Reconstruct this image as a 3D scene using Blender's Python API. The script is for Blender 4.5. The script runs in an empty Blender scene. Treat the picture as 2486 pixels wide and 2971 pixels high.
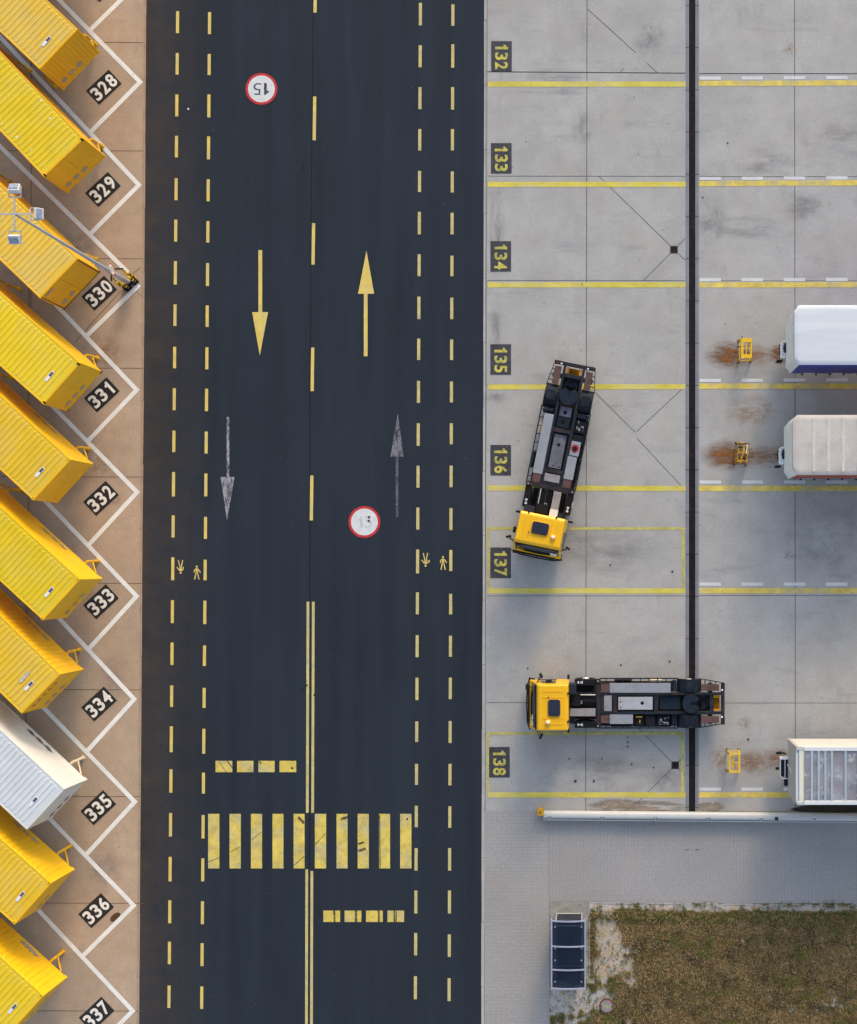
import bpy, bmesh, math, random
import numpy as np
from mathutils import Vector, Matrix, noise
R = math.radians
random.seed(7)
scn = bpy.context.scene
COL = scn.collection

# ------------------------------------------------------------------ camera
S, H, NX, NY = 58.3, 65.0, 1731.0, 1637.0      # plan scale per metre, drone height, nadir of the drone picture
cam_d = bpy.data.cameras.new("camera"); cam = bpy.data.objects.new("camera", cam_d); COL.objects.link(cam)
cam.location = (0, 0, H); cam.rotation_euler = (0, 0, 0)
cam_d.sensor_fit = 'HORIZONTAL'; cam_d.sensor_width = 36.0
cam_d.lens = 36.0*S*H/2486.0
cam_d.shift_x = (1243.0-NX)/2486.0; cam_d.shift_y = (NY-1485.5)/2486.0
cam_d.clip_end = 6000
scn.camera = cam
# ------------------------------------------------------------------ light
SUN_EL, SUN_AZ = R(24), R(14)
w = bpy.data.worlds.new("World"); scn.world = w; w.use_nodes = True
nt = w.node_tree; bg = nt.nodes['Background']
sky = nt.nodes.new('ShaderNodeTexSky'); sky.sky_type = 'NISHITA'; sky.sun_disc = False
sky.sun_elevation = SUN_EL; sky.sun_rotation = SUN_AZ; sky.dust_density = 2.5; sky.air_density = 1.0; sky.ozone_density = 1.0
hs = nt.nodes.new('ShaderNodeHueSaturation'); hs.inputs['Saturation'].default_value = .72
nt.links.new(sky.outputs[0], hs.inputs['Color']); nt.links.new(hs.outputs[0], bg.inputs[0]); bg.inputs[1].default_value = 0.15
sun_d = bpy.data.lights.new("sun", 'SUN'); sun = bpy.data.objects.new("sun", sun_d); COL.objects.link(sun)
sun_d.energy = 0.8; sun_d.angle = R(11.0); sun_d.color = (1.0, 0.74, 0.46)
sd = Vector((math.cos(SUN_EL)*math.sin(SUN_AZ), math.cos(SUN_EL)*math.cos(SUN_AZ), math.sin(SUN_EL)))
sun.rotation_euler = sd.to_track_quat('Z', 'Y').to_euler(); sun.location = sd*100
scn.view_settings.view_transform = 'Standard'; scn.view_settings.look = 'None'
scn.view_settings.exposure = 0.84; scn.view_settings.gamma = 1.0
scn.view_settings.use_curve_mapping = False
scn.render.resolution_x = 856; scn.render.resolution_y = 1024

# ------------------------------------------------------------------ helpers
def P(px, py, z=0.0):
    k = (H-z)/(H*S)
    return ((px-NX)*k, (NY-py)*k)

class MB:
    def __init__(s): s.v = []; s.f = []; s.m = []
    def add(s, vs, fs, m=0):
        n = len(s.v); s.v += [tuple(p) for p in vs]
        for f in fs: s.f.append([n+i for i in f]); s.m.append(m)
        return s
    def box(s, x0, x1, y0, y1, z0, z1, m=0):
        if x0 > x1: x0, x1 = x1, x0
        if y0 > y1: y0, y1 = y1, y0
        return s.add([(x0,y0,z0),(x1,y0,z0),(x1,y1,z0),(x0,y1,z0),(x0,y0,z1),(x1,y0,z1),(x1,y1,z1),(x0,y1,z1)],
                     [(3,2,1,0),(4,5,6,7),(0,1,5,4),(1,2,6,5),(2,3,7,6),(3,0,4,7)], m)
    def obox(s, c, size, M=None, m=0):
        a, b, d = [q/2 for q in size]
        vs = [Vector(q) for q in ((-a,-b,-d),(a,-b,-d),(a,b,-d),(-a,b,-d),(-a,-b,d),(a,-b,d),(a,b,d),(-a,b,d))]
        vs = [(M @ q if M else q)+Vector(c) for q in vs]
        return s.add(vs, [(3,2,1,0),(4,5,6,7),(0,1,5,4),(1,2,6,5),(2,3,7,6),(3,0,4,7)], m)
    def bar(s, p0, p1, wd, ht, m=0):          # rectangular bar from p0 to p1
        p0, p1 = Vector(p0), Vector(p1); d = p1-p0
        M = d.to_track_quat('X', 'Z').to_matrix()
        return s.obox((p0+p1)/2, (d.length, wd, ht), M, m)
    def prism(s, pts, z0, z1, m=0):
        n = len(pts)
        ar = sum(pts[i][0]*pts[(i+1)%n][1]-pts[(i+1)%n][0]*pts[i][1] for i in range(n))
        if ar < 0: pts = pts[::-1]
        vs = [(x,y,z0) for x,y in pts]+[(x,y,z1) for x,y in pts]
        fs = [tuple(range(n-1,-1,-1)), tuple(range(n,2*n))]+[(i,(i+1)%n,n+(i+1)%n,n+i) for i in range(n)]
        return s.add(vs, fs, m)
    def flat(s, pts, z, m=0):
        n = len(pts)
        ar = sum(pts[i][0]*pts[(i+1)%n][1]-pts[(i+1)%n][0]*pts[i][1] for i in range(n))
        if ar < 0: pts = pts[::-1]
        return s.add([(x,y,z) for x,y in pts], [tuple(range(n))], m)
    def line(s, p0, p1, wd, z, m=0):          # flat strip on the ground
        p0, p1 = Vector(p0), Vector(p1); d = (p1-p0).normalized(); q = Vector((-d.y, d.x))*wd/2
        return s.flat([tuple(p0-q), tuple(p1-q), tuple(p1+q), tuple(p0+q)], z, m)
    def cyl(s, p0, p1, r0, r1=None, n=14, m=0, caps=True):
        r1 = r0 if r1 is None else r1
        p0, p1 = Vector(p0), Vector(p1); q = (p1-p0).to_track_quat('Z','Y')
        vs = []
        for p, r in ((p0,r0),(p1,r1)):
            for i in range(n):
                a = 2*math.pi*i/n; vs.append(p+q @ Vector((r*math.cos(a), r*math.sin(a), 0)))
        fs = [(i,(i+1)%n,n+(i+1)%n,n+i) for i in range(n)]
        if caps: fs += [tuple(range(n-1,-1,-1)), tuple(range(n,2*n))]
        return s.add(vs, fs, m)
    def tube(s, pts, r, n=8, m=0):
        for a, b in zip(pts[:-1], pts[1:]): s.cyl(a, b, r, r, n, m)
        return s
    def disc(s, c, r, z, n=40, r0=0, m=0):
        if r0 == 0: return s.flat([(c[0]+r*math.cos(2*math.pi*i/n), c[1]+r*math.sin(2*math.pi*i/n)) for i in range(n)], z, m)
        vs = []
        for q in (r0, r):
            vs += [(c[0]+q*math.cos(2*math.pi*i/n), c[1]+q*math.sin(2*math.pi*i/n), z) for i in range(n)]
        return s.add(vs, [(i,n+i,n+(i+1)%n,(i+1)%n) for i in range(n)], m)
    def dome(s, c, r, h, n=16, k=5, m=0):
        vs = []; fs = []
        for j in range(k):
            a = math.pi/2*j/k
            for i in range(n):
                b = 2*math.pi*i/n
                vs.append((c[0]+r*math.cos(a)*math.cos(b), c[1]+r*math.cos(a)*math.sin(b), c[2]+h*math.sin(a)))
        vs.append((c[0],c[1],c[2]+h))
        for j in range(k-1):
            for i in range(n): fs.append((j*n+i, j*n+(i+1)%n, (j+1)*n+(i+1)%n, (j+1)*n+i))
        for i in range(n): fs.append(((k-1)*n+i, (k-1)*n+(i+1)%n, k*n))
        return s.add(vs, fs, m)
    def build(s, name, mats, parent=None, loc=(0,0,0), rz=0, bevel=0, seg=2, smooth=False, **kw):
        me = bpy.data.meshes.new(name); me.from_pydata(s.v, [], s.f)
        if not isinstance(mats, (list, tuple)): mats = [mats]
        for q in mats: me.materials.append(q)
        me.polygons.foreach_set('material_index', s.m)
        me.update()
        o = bpy.data.objects.new(name, me); COL.objects.link(o)
        o.location = loc; o.rotation_euler = (0,0,rz)
        if parent: o.parent = parent
        if smooth:
            for p in me.polygons: p.use_smooth = True
        if bevel:
            b = o.modifiers.new('bevel','BEVEL'); b.width = bevel; b.segments = seg; b.limit_method = 'ANGLE'; b.angle_limit = R(30)
            b.harden_normals = True
            for p in me.polygons: p.use_smooth = True
        for k, val in kw.items(): o[k] = val
        return o

def thing(name, label, cat, loc=(0,0,0), rz=0, group=None):
    o = bpy.data.objects.new(name, None); COL.objects.link(o)
    o.empty_display_size = 0.3
    o.location = loc; o.rotation_euler = (0,0,rz); o['label'] = label; o['category'] = cat
    if group: o['group'] = group
    return o

ONE = [(.5,0),(.5,1),(.27,1),(.22,.90),(.12,.83),(0,.81),(0,.66),(.22,.66),(.22,0)]
def glyph(ch, off):
    if ch == '1':
        return [(x/.5-.5, y-.5) for x, y in ONE], [tuple(range(len(ONE)-1,-1,-1))], .62
    cu = bpy.data.curves.new('lettering','FONT'); cu.body = ch; cu.size = 1; cu.offset = off; cu.resolution_u = 6
    ob = bpy.data.objects.new('lettering', cu); COL.objects.link(ob)
    dg = bpy.context.evaluated_depsgraph_get()
    me = bpy.data.meshes.new_from_object(ob.evaluated_get(dg))
    co = np.array([v.co[:] for v in me.vertices]); fs = [tuple(p.vertices) for p in me.polygons]
    bpy.data.objects.remove(ob); bpy.data.curves.remove(cu); bpy.data.meshes.remove(me)
    lo, hi = co.min(0), co.max(0)
    return [((c[0]-lo[0])/(hi[0]-lo[0])-.5, (c[1]-lo[1])/(hi[1]-lo[1])-.5) for c in co], fs, 1.0
GC = {}
def text_mesh(txt, wd, ht, off=0.02):
    q = MB(); txt = txt.replace(' ',''); n = len(txt); gap = .07*wd
    cw = (wd-gap*(n-1))/n; x = -wd/2
    for ch in txt:
        if (ch,off) not in GC: GC[ch,off] = glyph(ch, off)
        vs, fs, k = GC[ch,off]
        q.add([(x+cw/2+a*cw*k, b*ht, 0) for a, b in vs], fs); x += cw+gap
    me = bpy.data.meshes.new('numerals'); me.from_pydata(q.v, [], q.f); me.update()
    return me

def text_obj(name, txt, wd, ht, mt, parent, loc, rz, off=0.02):
    me = text_mesh(txt, wd, ht, off); me.name = name; me.materials.clear(); me.materials.append(mt)
    o = bpy.data.objects.new(name, me); COL.objects.link(o); o.parent = parent; o.location = loc; o.rotation_euler = (0,0,rz)
    return o

# ------------------------------------------------------------------ materials
def srgb(r, g, b):
    return tuple(((c/255)/12.92 if c/255 <= .04045 else ((c/255+.055)/1.055)**2.4) for c in (r,g,b))

class NT:
    def __init__(s, name):
        s.m = bpy.data.materials.new(name); s.m.use_nodes = True; s.t = s.m.node_tree
        s.b = s.t.nodes['Principled BSDF']; s.out = s.t.nodes['Material Output']
    def n(s, typ, **kw):
        q = s.t.nodes.new(typ)
        for k, val in kw.items(): setattr(q, k, val)
        return q
    def l(s, a, b): s.t.links.new(a, b)
    def coord(s, rnd=True, scale=(1,1,1)):
        tc = s.n('ShaderNodeTexCoord'); mp = s.n('ShaderNodeMapping'); mp.inputs['Scale'].default_value = scale
        if rnd:
            oi = s.n('ShaderNodeObjectInfo'); mu = s.n('ShaderNodeMath', operation='MULTIPLY'); mu.inputs[1].default_value = 57
            s.l(oi.outputs['Random'], mu.inputs[0])
            s.l(mu.outputs[0], mp.inputs['Location'])
        s.l(tc.outputs['Object'], mp.inputs['Vector']); return mp.outputs[0]
    def noise(s, vec, scale, detail=4, rough=.55):
        q = s.n('ShaderNodeTexNoise'); q.inputs['Scale'].default_value = scale; q.inputs['Detail'].default_value = detail
        q.inputs['Roughness'].default_value = rough; s.l(vec, q.inputs['Vector']); return q.outputs['Fac']
    def rng(s, fac, a, b, c, d):
        q = s.n('ShaderNodeMapRange'); q.inputs[1].default_value = a; q.inputs[2].default_value = b
        q.inputs[3].default_value = c; q.inputs[4].default_value = d; s.l(fac, q.inputs[0]); return q.outputs[0]
    def math(s, op, a, b):
        q = s.n('ShaderNodeMath', operation=op)
        for i, x in enumerate((a,b)):
            if isinstance(x, (int,float)): q.inputs[i].default_value = x
            else: s.l(x, q.inputs[i])
        return q.outputs[0]
    def mix(s, fac, a, b, blend='MIX'):
        q = s.n('ShaderNodeMix', data_type='RGBA', blend_type=blend)
        for sock, x in ((q.inputs[0],fac),(q.inputs[6],a),(q.inputs[7],b)):
            if isinstance(x, (int,float)): sock.default_value = x
            elif isinstance(x, tuple): sock.default_value = (*x[:3],1)
            else: s.l(x, sock)
        return q.outputs[2]
    def scale(s, col, fac):
        q = s.n('ShaderNodeVectorMath', operation='SCALE')
        if isinstance(col, tuple): q.inputs[0].default_value = col[:3]
        else: s.l(col, q.inputs[0])
        s.l(fac, q.inputs['Scale']); return q.outputs[0]

def pm(name, c, var=.12, scale=1.2, fine=.06, fscale=25, rough=.6, metal=0, bump=0, dirt=None, rnd=True, spec=.4, stretch=(1,1,1), emit=0):
    """painted / metal / mineral surface: two noise octaves of tone, optional dirt patches (colour, scale, threshold, amount)"""
    t = NT(name); v = t.coord(rnd, stretch)
    a = t.rng(t.noise(v, scale), .3, .7, 1-var, 1+var); b = t.rng(t.noise(v, fscale, 2), .3, .7, 1-fine, 1+fine)
    ab = t.math('MULTIPLY', a, b)
    if rnd:
        oi = t.n('ShaderNodeObjectInfo'); ab = t.math('MULTIPLY', ab, t.rng(oi.outputs['Random'], 0, 1, .94, 1.05))
    col = t.scale(c, ab)
    if dirt:
        for dc, ds, th, am in (dirt if isinstance(dirt, list) else [dirt]):
            col = t.mix(t.rng(t.noise(v, ds, 6, .65), th, th+.12, 0, am), col, dc)
    t.l(col, t.b.inputs['Base Color']); t.b.inputs['Roughness'].default_value = rough; t.b.inputs['Metallic'].default_value = metal
    t.b.inputs['Specular IOR Level'].default_value = spec
    if bump:
        bp = t.n('ShaderNodeBump'); bp.inputs['Strength'].default_value = bump; bp.inputs['Distance'].default_value = .02
        t.l(t.noise(v, fscale, 4), bp.inputs['Height']); t.l(bp.outputs[0], t.b.inputs['Normal'])
    return t.m

def paint(name, c, wear=.35, scale=(3,3,1), var=.1, th=.62, rough=.7, c2=None, tex=22):
    """road paint with worn-through flakes"""
    t = NT(name); v = t.coord(True, scale)
    tone = t.rng(t.noise(v, .8), .3, .7, 1-var, 1+var)
    col = t.scale(c, tone)
    if c2: col = t.mix(t.rng(t.noise(v, .5, 3), .45, .65, 0, .8), col, c2)
    t.l(col, t.b.inputs['Base Color']); t.b.inputs['Roughness'].default_value = rough; t.b.inputs['Specular IOR Level'].default_value = .25
    f1 = t.rng(t.noise(v, tex, 4, .7), th, th+.1, 0, 1); f2 = t.rng(t.noise(v, 1.5, 5, .6), .42, .62, .15, 1)
    al = t.math('SUBTRACT', 1.0, t.math('MULTIPLY', t.math('MULTIPLY', f1, f2), wear))
    tr = t.n('ShaderNodeBsdfTransparent'); mx = t.n('ShaderNodeMixShader')
    t.l(al, mx.inputs[0]); t.l(tr.outputs[0], mx.inputs[1]); t.l(t.b.outputs[0], mx.inputs[2]); t.l(mx.outputs[0], t.out.inputs[0])
    return t.m

def stain_mat(name, c, amount=.8, scale=2.5, stretch=(1,1,1), power=1.0, lo=.35, hi=.7):
    """see-through stain or painted shade on the ground, fading to its ragged rim"""
    t = NT(name); v = t.coord(True, stretch)
    tc = t.n('ShaderNodeTexCoord'); ln = t.n('ShaderNodeVectorMath', operation='LENGTH'); t.l(tc.outputs['Object'], ln.inputs[0])
    rad = t.rng(ln.outputs['Value'], 0.0, 1.0, 1, 0)
    n1 = t.rng(t.noise(v, scale, 6, .65), lo, hi, 0, 1)
    al = t.math('MULTIPLY', t.math('POWER', t.math('MULTIPLY', rad, n1), power), amount)
    al = t.math('MINIMUM', al, 1.0)
    col = t.scale(c, t.rng(t.noise(v, 6), .3, .7, .75, 1.25))
    t.l(col, t.b.inputs['Base Color']); t.b.inputs['Roughness'].default_value = .85; t.b.inputs['Specular IOR Level'].default_value = .2
    tr = t.n('ShaderNodeBsdfTransparent'); mx = t.n('ShaderNodeMixShader')
    t.l(al, mx.inputs[0]); t.l(tr.outputs[0], mx.inputs[1]); t.l(t.b.outputs[0], mx.inputs[2]); t.l(mx.outputs[0], t.out.inputs[0])
    return t.m

def asphalt_mat():
    t = NT('asphalt'); v = t.coord(False)
    big = t.noise(v, .12, 4); streak = t.noise(t.coord(False, (1.2,.06,1)), 1.0, 4, .6); fine = t.noise(v, 14, 3); grit = t.noise(v, 60, 2)
    f = t.math('MULTIPLY', t.math('MULTIPLY', t.rng(big,.3,.7,.92,1.08), t.rng(streak,.3,.7,.86,1.18)), t.math('MULTIPLY', t.rng(fine,.3,.7,.84,1.16), t.rng(grit,.3,.7,.85,1.15)))
    col = t.scale((.0165,.0245,.0355), f)
    # warm bounce light painted as a brown tint along the west edge
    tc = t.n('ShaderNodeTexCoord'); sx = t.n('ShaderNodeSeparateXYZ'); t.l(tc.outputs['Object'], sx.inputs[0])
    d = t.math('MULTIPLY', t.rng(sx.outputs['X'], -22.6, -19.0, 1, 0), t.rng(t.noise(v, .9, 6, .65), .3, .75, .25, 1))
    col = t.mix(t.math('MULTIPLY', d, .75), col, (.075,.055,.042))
    spot = t.rng(t.noise(v, 1.7, 6, .7), .68, .78, 0, .35)
    col = t.mix(spot, col, (.016,.018,.021))
    t.l(col, t.b.inputs['Base Color']); t.b.inputs['Roughness'].default_value = .88; t.b.inputs['Specular IOR Level'].default_value = .25
    bp = t.n('ShaderNodeBump'); bp.inputs['Strength'].default_value = .25; bp.inputs['Distance'].default_value = .01
    t.l(grit, bp.inputs['Height']); t.l(bp.outputs[0], t.b.inputs['Normal'])
    return t.m

def concrete_mat(name, c, warm, dark, sc=1.0):
    t = NT(name); v = t.coord(False)
    big = t.noise(v, .16*sc, 5, .6); mid = t.noise(v, .9*sc, 6, .65); fine = t.noise(v, 9, 4, .6); grit = t.noise(v, 45, 2)
    f = t.math('MULTIPLY', t.math('MULTIPLY', t.rng(big,.3,.7,.87,1.10), t.rng(mid,.3,.7,.9,1.08)), t.math('MULTIPLY', t.rng(fine,.3,.7,.92,1.08), t.rng(grit,.3,.7,.94,1.06)))
    col = t.scale(c, f)
    col = t.mix(t.rng(t.noise(v, .35*sc, 5, .65), .48, .72, 0, .55), col, warm)
    # tyre scuffs: blotches drawn out along and across the bays
    s1 = t.rng(t.noise(t.coord(False,(.25,1.1,1)), .9, 7, .7), .56, .74, 0, .5)
    s2 = t.rng(t.noise(t.coord(False,(.9,.35,1)), 1.0, 7, .72), .58, .75, 0, .45)
    col = t.mix(s1, col, dark); col = t.mix(s2, col, dark)
    pale = t.rng(t.noise(v, 1.3, 6, .7), .6, .75, 0, .28)
    col = t.mix(pale, col, tuple(min(1,q*1.25) for q in c))
    sp = t.rng(t.noise(v, 3.2, 2, .5), .735, .76, 0, .5)
    col = t.mix(sp, col, tuple(q*.5 for q in dark))
    t.l(col, t.b.inputs['Base Color']); t.b.inputs['Roughness'].default_value = .85; t.b.inputs['Specular IOR Level'].default_value = .3
    return t.m

def paving_mat(name, c, rot=0):
    t = NT(name)
    tc = t.n('ShaderNodeTexCoord'); mp = t.n('ShaderNodeMapping'); mp.inputs['Rotation'].default_value = (0,0,rot); t.l(tc.outputs['Object'], mp.inputs[0])
    br = t.n('ShaderNodeTexBrick'); br.inputs['Scale'].default_value = 1.0; br.inputs['Brick Width'].default_value = .5; br.inputs['Row Height'].default_value = .17
    br.inputs['Mortar Size'].default_value = .012; br.inputs['Mortar Smooth'].default_value = .3; br.offset = .5
    br.inputs['Color1'].default_value = (*[q*1.015 for q in c],1); br.inputs['Color2'].default_value = (*[q*.985 for q in c],1); br.inputs['Mortar'].default_value = (*[q*.84 for q in c],1)
    t.l(mp.outputs[0], br.inputs['Vector'])
    v = t.coord(False)
    f = t.math('MULTIPLY', t.rng(t.noise(v,.25,5,.6),.3,.7,.92,1.08), t.rng(t.noise(v,8,4,.7),.3,.7,.9,1.1))
    col = t.scale(br.outputs['Color'], f)
    col = t.mix(t.rng(t.noise(v,.4,5,.6),.5,.75,0,.4), col, (c[0]*.98,c[1]*.9,c[2]*.78))
    t.l(col, t.b.inputs['Base Color']); t.b.inputs['Roughness'].default_value = .85; t.b.inputs['Specular IOR Level'].default_value = .3
    return t.m

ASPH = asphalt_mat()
YARD = concrete_mat('yard_concrete', (.385,.382,.368), (.37,.345,.305), (.2,.2,.215))
APRON = concrete_mat('apron_concrete', (.44,.33,.235), (.42,.285,.18), (.32,.235,.17), 1.4)
KERB_T = pm('tan_kerb_stone', (.40,.29,.2), .12, 1.5, .1, 20, .85, rnd=False)
KERB_G = pm('grey_kerb_stone', (.40,.385,.365), .12, 1.5, .1, 20, .85, rnd=False)
PAVE_H = paving_mat('block_paving_rows', (.335,.325,.312), 0)
PAVE_V = paving_mat('block_paving_columns', (.315,.308,.302), math.pi/2)
SLAB = pm('slab_paving', (.30,.285,.26), .2, 1.6, .12, 18, .85, dirt=((.16,.14,.11), 2.2, .52, .6), rnd=False)
JOINT = pm('joint_seal', (.045,.045,.055), .2, 1, .1, 20, .8, rnd=False, spec=.12)
JOINT_W = pm('apron_joint_seal', (.12,.075,.05), .2, 1, .1, 20, .8, rnd=False)
SEAM = pm('asphalt_seam', (.012,.013,.015), .2, 1, .1, 20, .8, rnd=False, spec=.12)
P_YEL = paint('yellow_road_paint', (.68,.52,.13), .55, (3,3,1), .1, .58, c2=(.56,.47,.2))
P_YEL2 = paint('pale_yellow_road_paint', (.58,.49,.19), .7, (3,3,1), .12, .52, c2=(.5,.43,.24))
P_YELB = paint('worn_yellow_block_paint', (.70,.545,.115), .75, (2,2,1), .14, .5, c2=(.50,.45,.25))
P_YELL = paint('yellow_bay_paint', (.62,.53,.09), .6, (1.5,3,1), .12, .52, c2=(.58,.53,.23))
P_YELF = paint('faded_yellow_paint', (.52,.48,.13), .8, (2,2,1), .15, .46)
P_WHT = paint('white_bay_paint', (.80,.79,.74), .35, (2,2,1), .07, .58)
P_WHTB = paint('white_dash_paint', (.60,.61,.61), .4, (2,2,1), .07, .56)
P_WHTF = paint('ghost_white_paint', (.36,.36,.40), 1.0, (4,1.2,1), .2, .40, tex=9)
P_WHTG = paint('ghost_shaft_paint', (.12,.125,.15), .9, (4,1,1), .2, .42, tex=9)
P_BLK = paint('black_panel_paint', (.026,.023,.023), .35, (3,3,1), .2, .55)
P_BLKG = paint('faded_black_panel_paint', (.05,.052,.065), .55, (3,3,1), .2, .48)
P_DIG = paint('white_digit_paint', (.80,.77,.70), .3, (3,3,1), .08, .58)
P_DIGY = paint('yellow_digit_paint', (.60,.53,.11), .9, (3,3,1), .12, .47, c2=(.4,.42,.12))
P_RED = paint('red_ring_paint', (.52,.035,.04), .6, (5,5,1), .15, .55)
P_DISC = paint('white_disc_paint', (.62,.64,.64), .3, (5,5,1), .08, .6)
P_INK = paint('worn_dark_numeral_paint', (.03,.035,.08), 1.0, (9,9,1), .2, .47, tex=8)
P_SMUD = paint('smudged_numeral_paint', (.575,.59,.60), 1.0, (9,9,1), .2, .32, tex=8)

def yel(name, c, fade, am=.25):
    return pm(name, c, .05, 1.2, .03, 30, .45, dirt=[(fade, .8, .45, am), (tuple(q*.7 for q in c), 1.6, .6, .35), ((.30,.24,.13), 5, .68, .5)], spec=.35)
Y_ROOF = [yel('sun_faded_yellow_roof', (.78,.50,.055), (.66,.50,.14), .5), yel('lemon_yellow_roof', (.76,.54,.012), (.70,.55,.08), .35),
          yel('golden_yellow_roof', (.73,.47,.022), (.68,.50,.12), .35)]
Y_SIDE = [yel('amber_yellow_side', (.84,.43,.002), (.74,.38,.01)), yel('clear_yellow_side', (.86,.49,.002), (.78,.44,.02)), yel('deep_yellow_side', (.85,.46,.003), (.74,.40,.02))]
W_ROOF = pm('white_roof_paint', (.62,.66,.67), .05, 1, .03, 30, .5, dirt=((.52,.5,.46), 1.5, .6, .4))
W_SIDE = pm('white_side_paint', (.68,.67,.63), .05, 1, .03, 30, .5, dirt=((.5,.42,.34), 2, .62, .3))
W_LEG = pm('cream_leg_paint', (.70,.58,.40), .1, 3, .05, 30, .5)
Y_LEG = pm('yellow_leg_paint', (.72,.40,.01), .12, 3, .05, 30, .5, dirt=((.2,.1,.04), 5, .62, .7))
DARKF = pm('dark_underframe', (.035,.03,.028), .2, 2, .1, 20, .7, spec=.12)
RUSTD = pm('rusty_red_underframe', (.16,.05,.025), .3, 3, .15, 20, .8, spec=.12)
BLACK = pm('black_plastic', (.012,.013,.016), .15, 3, .1, 30, .5, spec=.12)
HOLE = pm('dark_opening', (.008,.008,.009), .1, 3, .1, 30, .9, spec=.12)
DECAL = pm('grey_reflective_film', (.36,.32,.30), .12, 6, .1, 40, .5)
DECALD = pm('dark_reflective_film', (.14,.12,.12), .12, 6, .1, 40, .5)
LABELW = pm('white_label_film', (.74,.75,.78), .04, 6, .02, 40, .5)
LABELB = pm('navy_label_print', (.035,.035,.13), .1, 6, .05, 40, .5)
REDDOT = pm('red_dot_film', (.55,.06,.015), .1, 8, .1, 40, .5)
PATCH = pm('scraped_grey_patch', (.52,.46,.33), .25, 8, .2, 40, .6)
CAB = pm('cab_yellow_paint', (.84,.455,.004), .035, 1.5, .02, 40, .35, dirt=((.62,.38,.03), 2.5, .56, .25), spec=.5)
GLASS = pm('dark_windscreen_glass', (.022,.03,.034), .2, 1.5, .02, 30, .12, spec=.6)
HATCH = pm('dark_blue_hatch_plastic', (.022,.028,.048), .08, 3, .03, 40, .55, spec=.12)
STEEL = pm('dark_chassis_steel', (.014,.020,.032), .25, 2.5, .15, 25, .6, dirt=((.085,.045,.025), 3.2, .64, .6), spec=.12)
STEELR = pm('rust_spotted_chassis_steel', (.030,.028,.031), .3, 2.5, .2, 25, .7, dirt=[((.12,.048,.02), 3.2, .56, .65), ((.012,.018,.03), 1.9, .46, .85)], spec=.12)
PLATEB = pm('brown_primer_plate', (.115,.068,.062), .2, 3, .12, 30, .75, dirt=((.04,.035,.035), 2.2, .58, .8), spec=.12)
GUARD = pm('scuffed_mudguard', (.012,.017,.026), .3, 3, .2, 20, .6, dirt=((.05,.05,.052), 3, .58, .55), spec=.12)
ALUC = pm('clean_aluminium_cover', (.40,.41,.44), .1, 2.5, .06, 40, .5, metal=.2, dirt=((.28,.27,.27), 3, .6, .4))
ALU = pm('brushed_aluminium_plate', (.29,.31,.345), .1, 2.5, .06, 40, .5, metal=.25, dirt=((.36,.34,.32), 3, .55, .6))
ALUD = pm('dull_grey_plate', (.15,.155,.185), .25, 2.5, .1, 40, .5, metal=.3, dirt=((.06,.06,.07), 2, .52, .6))
ALUR = pm('rust_streaked_aluminium', (.26,.265,.28), .15, 2.5, .08, 40, .5, metal=.2, dirt=((.20,.12,.07), 3, .6, .6))
FIFTH = pm('greased_coupling_plate', (.014,.023,.036), .2, 4, .1, 30, .45, spec=.12)
ORNG = pm('old_yellow_tow_paint', (.55,.26,.012), .3, 5, .2, 30, .6, dirt=((.06,.04,.02), 4, .52, .85), spec=.12)
RUBBER = pm('tyre_rubber', (.015,.016,.018), .2, 4, .15, 40, .85, spec=.12)
RIM = pm('bright_wheel_rim', (.55,.52,.46), .1, 4, .1, 30, .4, metal=.5)
AMBER = pm('amber_beacon_lens', (1.0,.50,.13), .05, 4, .02, 30, .25)
BEACW = pm('pale_beacon_core', (.95,.85,.75), .05, 4, .02, 30, .3)
PAPER = pm('white_paper_card', (.62,.66,.68), .04, 5, .02, 40, .5)
REDP = pm('red_plastic', (.35,.02,.03), .1, 5, .05, 40, .4)
TARPW = pm('white_tarpaulin', (.63,.67,.70), .04, .8, .02, 30, .5, dirt=((.56,.60,.65), 1.3, .48, .7), stretch=(.25,1.6,1), bump=.1)
TARPB = pm('dusty_beige_tarpaulin', (.50,.47,.43), .08, 1.0, .05, 20, .65, dirt=[((.40,.36,.32), 1.1, .52, .6), ((.62,.60,.57), 2.2, .6, .5)])
TARPF = pm('white_front_sheet', (.74,.77,.74), .06, 2, .03, 30, .6, dirt=((.45,.46,.44), 2.5, .56, .5))
CURTB = pm('navy_blue_curtain', (.03,.055,.36), .15, 1.5, .05, 30, .45)
CURTR = pm('brick_red_curtain', (.33,.065,.045), .15, 1.5, .05, 30, .5)
CREAMW = pm('rust_tinged_white_panel', (.62,.59,.53), .06, 1.5, .04, 30, .6, dirt=((.5,.42,.33), 2, .56, .4))
GREYF = pm('grey_front_panel', (.42,.40,.37), .06, 1.2, .04, 30, .6)
CREAM = pm('pale_cream_rail', (.62,.63,.50), .06, 2, .04, 30, .55)
LILAC = pm('cool_white_rail', (.58,.62,.74), .06, 2, .04, 30, .55)
RAILW = pm('white_roof_rail', (.64,.67,.68), .04, 2, .03, 30, .5)
ROOFG = pm('cloudy_grey_sheet', (.25,.26,.30), .3, 1.4, .1, 12, .4, dirt=[((.24,.22,.215), 1.8, .5, .7), ((.52,.54,.57), 2.6, .56, .8)])
BARG = pm('pale_blue_grey_bar', (.36,.42,.47), .06, 3, .04, 30, .5)
TREST = pm('trestle_yellow_paint', (.75,.46,.005), .1, 5, .06, 30, .5, dirt=((.35,.16,.02), 4, .64, .7))
TRESTR = pm('rusty_trestle_paint', (.60,.31,.012), .2, 6, .1, 30, .6, dirt=[((.06,.03,.018), 5, .44, .95)])
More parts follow.
